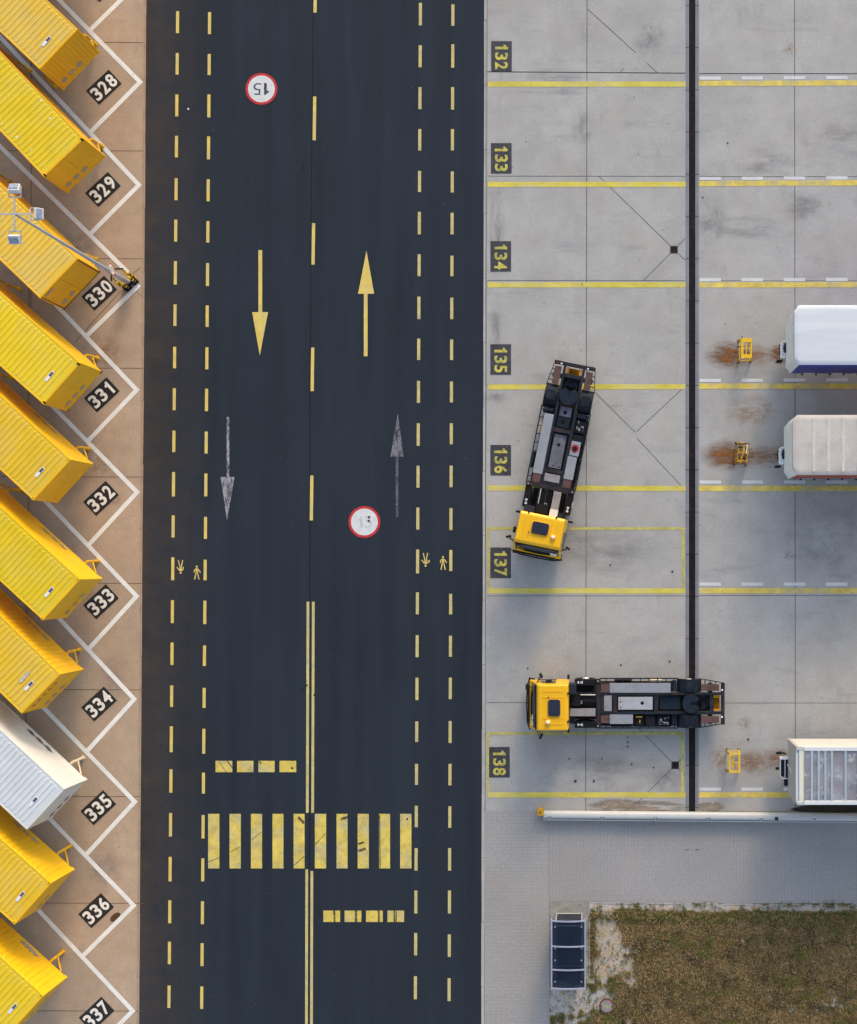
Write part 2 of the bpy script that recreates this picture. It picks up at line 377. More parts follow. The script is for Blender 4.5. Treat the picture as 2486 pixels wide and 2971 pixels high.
TRESTP = pm('pale_trestle_paint', (.80,.53,.03), .08, 5, .05, 30, .5, dirt=((.55,.30,.03), 4, .56, .7))
GALV = pm('galvanised_steel', (.46,.47,.49), .1, 2, .06, 30, .5, metal=.15)
LAMPB = pm('white_lamp_housing', (.60,.61,.62), .06, 4, .04, 30, .5)
LAMPG = pm('floodlight_glass', (.25,.29,.38), .3, 6, .1, 30, .25)
WBEAM = pm('white_beam_paint', (.54,.55,.54), .05, 1.2, .04, 25, .5, dirt=((.5,.45,.38), 1.6, .58, .45))
YPOST = pm('ochre_post_paint', (.58,.31,.012), .12, 5, .06, 30, .5)
SHFR = pm('lilac_grey_frame', (.36,.39,.50), .08, 2, .05, 30, .45, metal=.2)
BENCH = pm('brown_bench_slats', (.12,.06,.05), .2, 3, .1, 30, .6)
GRAT = pm('rusty_iron_grating', (.016,.013,.015), .3, 4, .3, 18, .7, dirt=((.034,.018,.015), 2, .5, .7), rnd=False, spec=.12)
CHAN = pm('channel_concrete', (.23,.245,.27), .12, 1, .1, 20, .8, rnd=False)
COVERG = pm('grey_cover_concrete', (.25,.255,.255), .1, 5, .08, 40, .85)
COVERR = pm('faded_red_ring', (.28,.12,.11), .25, 4, .15, 30, .8, dirt=((.4,.3,.28), 5, .55, .8))
RUSTI = pm('rusty_iron_rim', (.05,.032,.028), .2, 5, .15, 30, .8)

# ------------------------------------------------------------------ the setting
def lerp(a, b, t): return a+(b-a)*t
def road_l(py): return lerp(425.0, 404.0, py/2971.0)
def road_r(py): return lerp(1404.0, 1395.0, py/2971.0)
TOP, BOT = -2400.0, 5400.0
def strip(f0, f1, y0=TOP, y1=BOT, n=1):
    ys = [y0+(y1-y0)*i/n for i in range(n+1)]
    return [P(f0(y), y) for y in ys]+[P(f1(y), y) for y in ys[::-1]]

MB().flat([(-1500,-1500),(1500,-1500),(1500,1500),(-1500,1500)], -.08).build('ground', pm('open_ground', (.19,.17,.12), .3, .05, .2, 2, .9, rnd=False), kind='structure')
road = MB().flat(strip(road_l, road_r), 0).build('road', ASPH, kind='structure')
apron = MB().flat(strip(lambda y: -2600, lambda y: road_l(y)-9), 0).build('concrete_apron', APRON, kind='structure')
yard_pts = [P(road_r(TOP)+9, TOP), P(6000, TOP), P(6000, 2355), P(road_r(2355)+9, 2355)]
yard = MB().flat(yard_pts, 0).build('concrete_yard', YARD, kind='structure')
# kerb stones, flush with the ground, one strip each side
kb = MB(); y = -700
while y < 3600:
    a, b = y, y+186
    kb.flat([P(road_l(a)-9,a+.8), P(road_l(a)-4.6,a+.8), P(road_l(b)-4.6,b), P(road_l(b)-9,b)], .002)
    kb.flat([P(road_l(a)-4.0,a+.8), P(road_l(a)+random.uniform(-.6,.8),a+.8), P(road_l(b)+random.uniform(-.6,.8),b), P(road_l(b)-4.0,b)], .002); y += 186
MB().flat(strip(lambda y: road_l(y)-9.2, lambda y: road_l(y)+.2), -.004).build('kerb_bed', JOINT_W, kind='structure')
kb.build('kerb_strip', KERB_T, kind='structure')
kb = MB(); y = -690
while y < 3600:
    a, b = y, y+187
    kb.flat([P(road_r(a)+random.uniform(-1,.6),a+1), P(road_r(a)+8,a+1), P(road_r(b)+8,b), P(road_r(b)+random.uniform(-1,.6),b)], .002); y += 187
MB().flat(strip(lambda y: road_r(y)-.2, lambda y: road_r(y)+9.2), -.004).build('kerb_bed', JOINT, kind='structure')
kb.build('kerb_strip', KERB_G, kind='structure')
# block paving south of the yard
pv = MB().flat([P(1405,2355.4), P(1590,2355.4), P(1594,2971), P(1598,BOT), P(1386,BOT), P(1396+8,2971)], 0).build('block_paving', PAVE_H, kind='structure')
MB().flat([P(1590.3,2355.4), P(6000,2355.4), P(6000,2626), P(2486,2626), P(1706,2617), P(1592.3,2617)], 0).build('block_paving', PAVE_V, kind='structure')
MB().flat([P(1592.6,2617.4), P(1705.6,2617.4), P(1706.5,2832), P(1593.5,2832)], 0).build('slab_paving', SLAB, kind='structure')
eb = MB()
eb.flat([P(1706.3,2617.5), P(2486,2626.3), P(4200,2640), P(4200,2645), P(2486,2631), P(1711,2622.5), P(1711,2832), P(1707,2832)], .002)
eb.build('edging_kerb', KERB_G, kind='structure')

# --- apron joints, bay lines, bay numbers
jm = MB()
for yy in (122, 437, 750, 1068, 1384, 1693, 2002, 2312, 2622, 2935, -190, -500):
    jm.line(P(-900, yy-4), P(416, yy), .03, .004)
for yy, xx in ((-300,94),(600,92),(1300,84),(2000,77)): jm.line(P(xx,-900 if yy<0 else yy-500), P(xx-3, yy+500), .03, .0045)
jm.line(P(408,775), P(372,806), .03, .0045); jm.line(P(352,842), P(218,992), .03, .0045); jm.line(P(396,845), P(416,862), .025, .0045)
jm.build('slab_joints', JOINT_W, apron)
tips = [(418,-58),(416,237),(412.5,536),(410,829),(406,1131),(407.5,1428),(406,1730),(399,2029),(400.5,2327),(397.5,2628),(394.5,2934),(391,3236)]
junc = [(260,88),(261,384),(256,684),(250,976),(254,1281),(256,1583),(256,1885),(251,2182),(248,2483),(238.5,2777),(236,3085)]
for i, t in enumerate(tips[:-1]):
    tx, ty = t; e = Vector(P(tx-9, ty)); j = Vector(P(*junc[i])); d = (e-j).normalized()
    MB().line(j+d*.02, e+d*.10, .215, .008).build('bay_line', P_WHT, apron)
for i in range(len(junc)-1):
    tx, ty = tips[i+1]; e = Vector(P(tx-9, ty)); j = Vector(P(*junc[i])); d = (j-e).normalized()
    e2 = e-d*.04
    if i == 2: e2 = Vector(P(372, 790))          # the third line stops at the lamp post's guard
    MB().line(e2, j+d*14, .215, .010).build('bay_line', P_WHT, apron)
nums = [(327,303,-46),(328,302,252),(329,299.5,549),(330,288.6,850),(331,296,1145),(332,293.6,1446),(333,293.6,1746),(334,288,2043),(335,286,2344),(336,279.5,2643),(337,281,2944)]
for n, cx, cy in nums:
    x, yy = P(cx, cy)
    pn = MB().flat([(-.77,-.48),(.77,-.48),(.77,.48),(-.77,.48)], 0).build('bay_number', P_BLK, apron, (x,yy,.012), R(43), label='white bay number %d on a black panel' % n)
    text_obj('numerals', str(n), 1.38, .70, P_DIG, pn, (0,0,.004), 0, .03)

# --- road markings, parts of the road
col_y = [
 [(22,67),(108,152),(193,238),(278,322),(365,410),(450,495),(535,583),(624,668),(711,755),(796,841),(883,927),(968,1018),(1057,1102),(1143,1190),(1231,1278),(1318,1364),(1406,1450),(1490,1543),(1578,1626),(1668,1716),(1758,1808),(1847,1894),(1932,1978),(2022,2068)],
 [(24,69),(110,153),(193,240),(279,326),(367,412),(453,497),(539,586),(626,670),(712,757),(797,843),(885,930),(971,1018),(1060,1105),(1148,1190),(1232,1280),(1324,1366),(1411,1452),(1495,1546),(1585,1628),(1672,1720),(1761,1808),(1849,1896),(1935,1982),(2024,2070)],
 [(5,51),(92,137),(178,223),(264,308),(350,393),(434,480),(521,566),(608,654),(694,738),(781,826),(868,914),(955,1000),(1041,1086),(1127,1176),(1215,1260),(1303,1348),(1390,1436),(1480,1522),(1567,1610),(1653,1697),(1740,1786),(1827,1874),(1914,1960),(2003,2050)],
 [(8,52),(90,138),(178,224),(264,308),(351,394),(436,480),(524,566),(610,654),(696,738),(782,825),(868,911),(955,999),(1042,1087),(1128,1171),(1218,1260),(1304,1347),(1390,1434),(1479,1524),(1567,1611),(1654,1698),(1740,1786),(1827,1874),(1917,1963),(2007,2054)]]
col_x = [((60,515.8),(2890,491)), ((60,608.7),(2895,586)), ((40,1221),(2868,1206.5)), ((40,1312.5),(2870,1301.5))]
K = 2971/2100.0
for ci, (ys, ((ya,xa),(yb,xb))) in enumerate(zip(col_y, col_x)):
    for a, b in ys:
        a *= K; b *= K; xm = xa+(xb-xa)*((a+b)/2-ya)/(yb-ya)
        sl = (xb-xa)/(yb-ya)*(b-a)/2
        MB().line(P(xm-sl, a), P(xm+sl, b), .152, .008).build('lane_dash', P_YEL if ci < 2 else P_YEL2, road)
for x, a, b in ((915.7,-60,35),(913.3,279,406),(910,647,767),(907.5,1008,1134.5),(905,1379.5,1510)):
    MB().line(P(x+.8, a), P(x-.8, b), .16, .008).build('centre_dash', P_YEL, road)
for x0, y0, x1, y1 in ((894.5,1746,892.6,2359),(910,1746,908,2359),(891,2523,889.5,3200),(905.8,2528,904,3200)):
    MB().line(P(x0,y0), P(x1,y1), .135, .008).build('centre_line', P_YEL2, road)
for x0, x1 in ((137,219),(293,375),(449,530),(606,686),(760,840),(915,997),(1073,1153),(1227,1308),(1383,1463),(1537,1619)):
    a, b = 550+x0/2.51, 550+x1/2.51
    MB().flat([P(a,2362),P(b,2362),P(b,2520.5),P(a,2520.5)], .008).build('crossing_stripe', P_YELB, road)
for xs, (ya, yb) in ((((191,313),(348,467),(503,622),(657,779)),(2208,2241)), (((977,1099),(1132,1254),(1288,1410),(1444,1565)),(2643,2676))):
    for x0, x1 in xs:
        a, b = 550+x0/2.51, 550+x1/2.51
        MB().flat([P(a,ya),P(b,ya),P(b,yb),P(a,yb)], .008).build('stop_block', P_YELB, road)
def arrow(sx0, sx1, sy0, sy1, hx0, hx1, hy, tip, ms, mh, lab):
    a = MB().flat([P(hx0,hy), P(hx1,hy), P(*tip)], .008).build('arrow', mh, road, label=lab)
    MB().flat([P(sx0,sy0),P(sx1,sy0),P(sx1,sy1),P(sx0,sy1)], .008).build('arrow_shaft', ms, a)
arrow(750.6,761.5,725,905, 732.4,778.5,905,(754.7,1031), P_YEL, P_YEL, 'yellow arrow pointing down the road')
arrow(1056.7,1067.6,851.8,1033, 1040,1086.6,851.8,(1064.4,727), P_YEL, P_YEL, 'yellow arrow pointing up the road')
arrow(658.5,666,1210,1384, 641,681,1384,(659.6,1510), P_WHTF, P_WHTF, 'ghostly worn white arrow pointing down')
arrow(1149.4,1157,1324.7,1499.6, 1134,1172,1324.7,(1155.5,1198.8), P_WHTG, paint('ghost_head_paint', (.20,.205,.235), 1.0, (4,1.2,1), .2, .40, tex=9), 'ghostly worn white arrow pointing up')
def roundel(px, py, lab):
    x, yy = P(px, py)
    o = MB().disc((0,0), .79, 0, 48, .665).build('speed_roundel', P_RED, road, (x,yy,.008), label=lab)
    MB().disc((0,0), .668, 0, 48).build('disc', P_DISC, o, (0,0,.001))
    return o
r1 = roundel(759.3,256.8,'red ringed white 15 seen upside down'); text_obj('numerals', '15', .84, .58, P_INK, r1, (.03,.0,.005), math.pi, -.01)
r2 = roundel(1058.3,1514.5,'red ringed white roundel with its numerals almost worn off'); text_obj('numerals', '15', .74, .55, P_SMUD, r2, (0,0,.005), 0, -.012)
MB().flat([(.17,.19),(.29,.17),(.29,.29),(.18,.3)],0).flat([(.16,.0),(.28,0),(.27,.11),(.17,.11)],0).build('numerals', P_INK, r2, (0,0,.008))
def walker(px, py, flip, s=1.0):
    x, yy = P(px, py); q = MB()
    q.disc((0,.28*s), .052*s, 0, 16)
    q.flat([(-.05,.2),(.05,.2),(.055,.02),(-.055,.02)], 0)
    q.flat([(-.055,.01),(.0,.01),(-.075,-.36),(-.13,-.36)], 0); q.flat([(.005,.01),(.055,.01),(.14,-.36),(.09,-.36)], 0)
    q.flat([(-.058,.2),(-.06,.13),(-.105,.08),(-.105,-.02),(-.15,-.02),(-.15,.1)], 0); q.flat([(.058,.2),(.21,0),(.17,-.03),(.06,.11)], 0)
    q.build('pedestrian_symbol', P_YEL, road, (x,yy,.008), math.pi if flip else 0)
walker(524.7,1646,1); walker(571.5,1660.5,0); walker(1236,1625.5,1); walker(1283.7,1632.5,0)
sm = MB()
for (a, b, c, d) in ((910,0,903.5,680),(903.5,700,900,1180),(901,1180,899.5,1760)): sm.line(P(a,b), P(c,d), .035, .004)
sm.line(P(900.5,2359), P(898.5,2523), .05, .004); sm.line(P(880,470), P(884,496), .04, .004)
sm.build('surface_seam', SEAM, road)
sk = MB()       # dark skid smears over the zebra crossing
for a, b, wd in (((866,2371),(884,2390),.13),((990,2378),(1010,2371),.13),((1040,2450),(1058,2444),.10),((1040,2470),(1062,2463),.13),((605,2502),(637,2489),.03),
               ((668,2473),(698,2457),.03),((732,2436),(760,2414),.03),((915,2452),(946,2417),.04),((852,2513),(884,2485),.04),((635,2210),(658,2240),.03),((660,2208),(675,2228),.06),((1103,2365),(1104,2520),.05),
               ((1145,2643),(1145.5,2676),.08),((1151,2643),(1150.5,2676),.06),((971,2643),(972,2676),.09),((1034,2643),(1034,2676),.12),((1100,2643),(1100.5,2676),.09),((752,2208),(758,2216),.1)):
    sk.line(P(*a), P(*b), wd, .012)
sk.build('skid_mark', paint('rubber_smear', (.05,.05,.04), .9, (6,6,1), .2, .42), road)
MB().disc(P(547,315), .05, .012, 8).build('litter', LABELW, road)
def chips(n, x0, x1, y0, y1, rmin, rmax, name, mt, parent, fixed=()):
    q = MB()
    for k in range(n):
        cx, cy = P(random.uniform(x0,x1), random.uniform(y0,y1)); r = random.uniform(rmin,rmax)**1
        q.flat([(cx+r*random.uniform(.5,1.2)*math.cos(a), cy+r*random.uniform(.5,1.2)*math.sin(a)) for a in [i*math.pi/3+.2 for i in range(6)]], .013)
    for px, py, r in fixed:
        cx, cy = P(px,py)
        q.flat([(cx+r*random.uniform(.6,1.2)*math.cos(a), cy+r*random.uniform(.7,1.3)*math.sin(a)) for a in [i*math.pi/4+.2 for i in range(8)]], .013)
    return q.build(name, mt, parent)
chips(70, 430, 1390, 0, 2971, .012, .035, 'grit', pm('pale_grit', (.10,.095,.09), .2,2,.1,20,.9), road)
chips(36, 440, 1390, 900, 2971, .03, .08, 'oil_drip', pm('oil_black', (.010,.010,.012), .2,2,.1,20,.7), road)

# --- yard joints, bay lines, numbers, drain
jm = MB()
def j(a, b, c, d, wd=.028, z=.004): jm.line(P(a,b), P(c,d), wd, z)
j(1703.5,-900,1698,2355); j(2304,-900,2307,2355, .028); j(1410,-900,1406,2355,.02)
j(1412,207,1988,211,.04,.0045); j(2028,212,4000,214,.035,.0045); j(1412,510,1988,510.5,.022,.0045); j(2028,511,4000,512,.02,.0045); j(1412,813,1988,813.5,.022,.0045); j(2028,814,4000,815,.02,.0045)
j(1412,1115,1988,1115,.02,.0045); j(1412,1729,1988,1729,.022,.0045); j(2028,1728,4000,1730,.022,.0045); j(1412,2039,1988,2039,.022,.0045); j(2028,2040,4000,2041,.02,.0045)
j(1412,-95,1988,-92,.02,.0045); j(2028,-94,4000,-92,.02,.0045)
for a in ((1704,25,1845,153),(1876,182,1905,209),(1808,198,1798,209),(1736,510,1944,712),(1965,713,1988,690),(1967,735,1988,755),(1943,735,1866,813),(1726,1139,1842,1254),(1981,1125,1846,1252),(1847,1271,1974,1408),(1850,2112,1947,2210),(1969,2210,1982,2196),(1969,2232,1987,2250),(1947,2232,1846,2332)):
    j(*a, .024, .005)
jm.build('slab_joints', JOINT, yard)
for yy, tilt in ((243,0),(534,0),(826,0),(1122.5,-1),(1416,1),(1714.5,0),(2307,0),(-50,0)):
    MB().line(P(1414,yy), P(1988,yy+tilt), .26, .008).build('bay_line', P_YELL, yard)
for yy, t2 in ((241,-1.5),(532,-2.5),(826,-.5),(1120,0),(1417,0),(1714,0),(2307,0),(-52,0)):
    MB().line(P(2027,yy), P(3600,yy+t2*3), .27, .008).build('bay_line', P_YELB, yard)
for yy, t2 in ((225.5,-1),(517,-1),(811,-.5),(1103.5,-1),(1398.5,0),(1695,0),(2290.5,0)):
    for k, x0 in enumerate((2028.5,2150.5,2273,2396,2519,2642,2765)):
        if yy > 2200 and k > 2: continue
        MB().line(P(x0,yy+t2*k*.5), P(x0+62.5,yy+t2*k*.5), .165, .008).build('bay_dash', P_WHTB, yard)
for x0, y0, x1, y1 in ((1412,1533.5,1985,1706.5),(1411,2128.5,1983,2299)):
    q = MB(); q.line(P(x0,y0), P(x1,y0), .14, .009); q.line(P(x0+4,y0+4.3), P(x0+4,y1), .12, .009); q.line(P(x1-4,y0+4.3), P(x1-4,y1), .14, .009)
    q.build('bay_outline', P_YELF, yard)
for n, cx, cy in ((132,1453.5,162.3),(133,1453,458.5),(134,1451.5,743),(135,1451.3,1042.5),(136,1451.3,1335),(137,1451,1633),(138,1447.5,2212)):
    x, yy = P(cx, cy)
    pn = MB().flat([(-.76,-.515),(.76,-.515),(.76,.515),(-.76,.515)], 0).build('bay_number', P_BLKG, yard, (x,yy,.012), -math.pi/2, label='yellow bay number %d on a faded black panel' % n)
    text_obj('numerals', str(n), 1.30, .64, P_DIGY, pn, (0,0,.004), 0, .025)
ch = MB()
ch.flat([P(1988,TOP),P(1998,TOP),P(1997.6,2355),P(1987,2355)], .006); ch.flat([P(2017,TOP),P(2027.6,TOP),P(2027,2355),P(2016.6,2355)], .006)
cho = ch.build('drain_channel', CHAN, yard)
q = MB()
for a, b in ((1988,1998),(2017,2027.5)):
    for k in range(-3, 20):
        yy = 137+k*122.6+ (63 if a > 2000 else 0)*0
        q.line(P(a,yy), P(b,yy), .03, .010)
q.line(P(1992.5,-500), P(1992,2355), .015, .010); q.line(P(2021.5,-500), P(2021,2355), .02, .010)
q.build('channel_joints', JOINT, cho)
q = MB(); q.flat([P(1998,TOP),P(2017,TOP),P(2016.6,2355),P(1997.6,2355)], .003)
yy = -200
while yy < 2352:
    q.flat([P(1998.8,yy),P(2016.2,yy),P(2016.2,yy+4.4),P(1998.8,yy+4.4)], .007, 1); yy += 5.5
q.build('grating', [HOLE, GRAT], cho)
for cx, cy in ((1954.5,723.6),(1958,2221)):
    x, yy = P(cx,cy); q = MB().box(-.19,.19,-.19,.19,-.02,.008)
    o = q.build('drain_cover', RUSTI, yard, (x,yy,0)); MB().box(-.14,.14,-.14,.14,0,.004).build('iron_lid', GRAT, o, (0,0,.010))
def stain(px, py, sx, sy, mt, rz=0, name='stain_and_shade'):
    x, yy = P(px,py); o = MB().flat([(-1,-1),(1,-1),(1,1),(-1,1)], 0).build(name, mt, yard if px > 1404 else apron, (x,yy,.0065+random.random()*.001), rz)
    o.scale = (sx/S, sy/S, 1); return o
ST_R = stain_mat('rust_stain', (.27,.13,.055), 1.5, 3.2, (.8,1.6,1), 1.2, .26, .8)
ST_RS = stain_mat('strong_rust_stain', (.21,.09,.03), 2.5, 3.0, (.8,1.5,1), 1.3, .2, .76)
ST_RL = stain_mat('light_rust_stain', (.36,.21,.11), .75, 3.0, (1,1,1), 1.0, .4, .7)
ST_D = stain_mat('dark_scuff_and_shade', (.22,.22,.23), .8, 1.7, (1,1,1), 1.2, .34, .75)  # tyre scuffs, and soft shade painted beside trucks and second trailer
ST_W = stain_mat('damp_earth', (.27,.225,.18), 2.6, 2.0, (1,1,1), .9, .4, .62)
ST_B = stain_mat('trailer_shade', (.045,.04,.03), 5, 1.6, (1,1,1), .8, .3, .55)  # shade south of the box trailer, painted as a dark strip
for a in ((2112,1030,75,48,ST_RS),(2190,1030,60,40,ST_R),(2262,1027,42,34,ST_RS),(2108,1322,85,52,ST_RS),(2200,1325,75,42,ST_R),(2262,1322,40,34,ST_R),
          (2172,2210,52,40,ST_R),(2090,2207,40,50,ST_RL),(2200,2212,60,48,ST_RL),(2258,2203,50,38,ST_R),(2290,140,22,22,ST_RL),(2290,1613,26,16,ST_RL),(2180,1195,90,55,ST_RL),(2160,2100,26,26,ST_RL),
          (1688,372,36,62,ST_D),(1615,222,120,30,ST_D),(1620,262,150,16,ST_D),(2060,640,60,80,ST_D),(2170,660,150,40,ST_D),(2330,600,100,60,ST_D),(2440,385,90,36,ST_D),(2220,470,110,50,ST_D),(1880,110,60,60,ST_D),
          (1440,660,28,150,ST_D),(1440,960,26,130,ST_D),(1436,1150,40,30,ST_D),(1620,1560,140,60,ST_D),(1750,1600,190,80,ST_D),(1760,2240,200,90,ST_D),(1930,2260,60,50,ST_D),(2400,1560,160,150,ST_D),(2300,2270,40,60,ST_D),  # patches south of the trucks and second trailer paint their soft shade
          (1840,2343,160,22,ST_W),(1790,2335,80,18,ST_W),(2060,2342,48,16,ST_W),(2420,2346,120,14,ST_B),(2350,2349,60,8,ST_B),(2480,2344,100,14,ST_B)): stain(*a)  # last three strips paint the box trailer's shade
for a in ((335,2662,18,10,stain_mat('brown_spill', (.10,.05,.022), 6, 1.5, (1,1,1), .7, .2, .5), R(40)),(330,1450,30,20,ST_RL),(225,720,60,50,ST_RL),(300,1020,70,60,ST_RL),(270,1350,70,60,ST_RL),(330,1960,60,70,ST_D),(300,2520,60,80,ST_D)): stain(*a)
chips(60, 1415, 2480, 0, 2340, .012, .035, 'oil_drip', JOINT, yard, [(1668,2267,.075),(1722,2267,.07),(1832,2218,.05),(1820,2140,.05),(1820,2154,.05),(1820,2167,.05),(1745,2202,.045),(1650,2202,.045),(1895,2228,.05),(1800,1930,.05),(1942,1920,.06),(1530,1940,.05),(2170,2146,.06),(2110,415,.05),(2038,572,.05),(1950,1658,.06),(1770,1640,.05)])
chips(26, 230, 412, 0, 2971, .012, .04, 'oil_drip', JOINT_W, apron)

# ------------------------------------------------------------------ swap bodies
ZB, ZT, BL, HW = 1.30, 4.00, 7.45, 1.295
def swap_body(TR, TL, label, roof, side, leg, end='plain', castings=True, sticker='bright', sides_ribbed=False, diamonds=3, dm=None, extra=None, side_diamonds=True, rust=False):
    a, b = Vector(P(*TR, ZT)), Vector(P(*TL, ZT)); m = (a+b)/2; e = a-b
    rz = math.atan2(-e.x, e.y)
    t = thing('freight_container', label, 'container', (m.x,m.y,0), rz, 'freight containers parked in the slanted bays')
    hw = HW
    # walls
    q = MB(); q.box(-BL,-.05,-hw+.03,hw-.03,ZB+.1,ZT-.04)
    if sides_ribbed:
        x = -BL+.25
        while x < -.45:
            for s in (-1,1):
                y0, y1 = (hw-.03, hw-.008) if s > 0 else (-hw+.008, -hw+.03)
                q.add([(x,s*(hw-.03),ZB+.22),(x+.05,s*(hw-.006),ZB+.24),(x+.15,s*(hw-.006),ZB+.24),(x+.2,s*(hw-.03),ZB+.22),
                       (x,s*(hw-.03),ZT-.14),(x+.05,s*(hw-.006),ZT-.16),(x+.15,s*(hw-.006),ZT-.16),(x+.2,s*(hw-.03),ZT-.14)],
                      [(0,1,5,4),(1,2,6,5),(2,3,7,6),(4,5,6,7),(0,3,2,1)] if s < 0 else [(4,5,1,0),(5,6,2,1),(6,7,3,2),(7,6,5,4),(1,2,3,0)])
            x += .3
    q.build('wall', side, t)
    # frame: bottom rails, corner posts, top rails
    q = MB()
    for s in (-1,1):
        q.box(-BL,0,s*(hw-.07),s*hw,ZB,ZB+.13)
        q.box(-BL,0,s*(hw-.06),s*hw,ZT-.09,ZT)
        q.box(-.11,.0,s*(hw-.11),s*(hw+.003),ZB-.003,ZT+.003); q.box(-BL,-BL+.11,s*(hw-.11),s*(hw+.003),ZB-.003,ZT+.003)
    q.box(-.07,.003,-hw+.11,hw-.11,ZB,ZB+.14); q.box(-.09,.003,-hw+.11,hw-.11,ZT-.1,ZT-.002)
    q.build('frame', side, t, bevel=.012)
    # end wall
    q = MB()
    if end == 'planks':
        n = 11; w0 = 2*(hw-.12)/n
        for i in range(n): q.box(-.06,-.012+(.006 if i % 2 else 0), -hw+.12+i*w0+.006, -hw+.12+(i+1)*w0-.006, ZB+.14, ZT-.1)
    elif end == 'ribs':
        q.box(-.06,-.03,-hw+.11,hw-.11,ZB+.14,ZT-.1)
        for i in range(6):
            y0 = -hw+.25+i*.38; q.box(-.03,-.008,y0,y0+.2,ZB+.2,ZT-.16)
    else:
        q.box(-.06,-.014,-hw+.11,-.004,ZB+.14,ZT-.1); q.box(-.06,-.014,.004,hw-.11,ZB+.14,ZT-.1)
    q.build('end_wall', side, t, bevel=.005, seg=1)
    if extra == 'plate':
        MB().box(-.02,.012,-hw+.05,hw-.05,ZB-.02,ZB+.05).build('door_seal', DARKF, t)
        MB().box(-.02,.006,-hw+.05,-hw+.10,ZB+.1,ZT-.1).build('door_seal', RUSTD, t); MB().box(-.02,.006,hw-.10,hw-.05,ZB+.1,ZT-.1).build('door_seal', RUSTD, t)
    # roof sheet with pressed ribs
    q = MB(); q.box(-BL+.11,-.09,-hw+.06,hw-.06,ZT-.05,ZT-.012)
    x = -.42 if end != 'planks' else -.22
    while x > -BL+.3:
        L0, L1 = hw-.13, hw-.2; z0, z1 = ZT-.012, ZT+.008
        q.add([(x-.055,-L0,z0),(x+.055,-L0,z0),(x+.055,L0,z0),(x-.055,L0,z0),(x-.028,-L1,z1),(x+.028,-L1,z1),(x+.028,L1,z1),(x-.028,L1,z1)],
              [(4,5,6,7),(0,1,5,4),(1,2,6,5),(2,3,7,6),(3,0,4,7)])
        x -= .245
    ro = q.build('roof', roof, t)
    # corner castings with their openings
    for sx in (0, -BL):
        for s in (-1,1):
            if castings and sx == 0:
                o = MB().box(-.16,.008,s*(hw-.16),s*(hw+.008),ZT-.12,ZT+.012).build('corner_casting', side, t, bevel=.012)
                MB().box(-.115,-.05,s*(hw-.095),s*(hw-.06),ZT+.012,ZT+.0145).build('casting_hole', HOLE, o)
                if castings == 'dark':
                    MB().box(-.10,.011,s*(hw-.14),s*(hw-.05),ZT-.10,ZT+.0135).build('casting_hole', HOLE, o)
            o = MB().box(-.17 if sx == 0 else sx-.01, .01 if sx == 0 else sx+.17, s*(hw-.16), s*(hw+.012), ZB-.06, ZB+.06).build('corner_casting', RUSTD if rust else side, t, bevel=.01)
    # floor frame underneath
    q = MB()
    for s in (-1,1): q.box(-BL+.2,-.2,s*.5-.05,s*.5+.05,ZB-.16,ZB-.01)
    for i in range(9): q.box(-.3-i*.85-.04,-.3-i*.85+.04,-hw+.1,hw-.1,ZB-.1,ZB-.005)
    q.box(-BL+.02,-.02,-hw+.08,hw-.08,ZB,ZB+.03)
    q.build('underframe', RUSTD if rust else DARKF, t)
    # four fold-out legs
    for cx in (-1.12, -BL+1.12):
        for s in (-1,1):
            d = 1 if cx > -3 else -1
            yo = s*(hw+.10)
            q = MB(); q.tube([(cx,s*(hw-.15),ZB-.03),(cx,yo,ZB-.05),(cx,yo+s*.05,.03)], .07, 10)
            o = q.build('leg', leg, t, smooth=False)
            MB().tube([(cx+.01*d,yo+s*.03,.62),(cx+.10*d,yo,.68),(cx+.72*d,s*(hw-.02),ZB-.04)], .042, 8).build('brace', leg, o)
            MB().box(cx-.11,cx+.11,yo+s*.05-.11,yo+s*.05+.11,.0,.035).build('foot', leg, o)
    # reflective diamonds low on the end and along the north-east side
    dmm = dm or DECAL
    if diamonds:
        for k in range(diamonds):
            yc = -hw+.42+k*.52; zc = ZB+.55
            MB().add([(.0,yc-.21,zc),(.0,yc-.02,zc-.2),(.0,yc+.21,zc),(.0,yc+.02,zc+.2)], [(0,1,2,3)]).build('reflector', dmm, t, (.006,0,0))
    if side_diamonds:
        for k in range(3):
            xc = -2.35-k*.56; zc = ZB+.42
            MB().add([(xc-.3,hw,zc),(xc-.08,hw,zc-.16),(xc+.3,hw,zc),(xc+.08,hw,zc+.16)], [(3,2,1,0)]).build('reflector', dmm, t, (0,.004,0))
    if sticker:
        st = MB().box(-.74,-.60,-.40,.16,ZT+.012,ZT+.016).build('roof_label', PATCH if sticker == 'pale' else LABELW, t, (0,.0,0), bevel=.001, seg=1)
        MB().box(-.72,-.62,-.12,.12,ZT+.0165,ZT+.019).build('printed_square', LABELB, st)
    if extra == 'dots':
        for k in range(5): 
            q = MB(); q.cyl((.0,-hw+.45+k*.36,ZT-.62),(.008,-hw+.45+k*.36,ZT-.62),.095,.095,14); q.build('red_dot', REDDOT, t)
        MB().box(-1.2,-1.02,-.3,.35,ZT+.011,ZT+.0135).build('scraped_patch', PATCH, t)
    if extra == 'spots':
        for k in range(7): MB().disc((-.9-.45*k, (-1)**k*.95+random.uniform(-.15,.15)), .05, ZT-.008, 10).build('paint_spot', LABELW, t)
    if extra == 'plate':
        MB().box(.004,.008,-hw+.22,-hw+.75,ZT-.35,ZT-.2).build('end_label', DECAL, t)
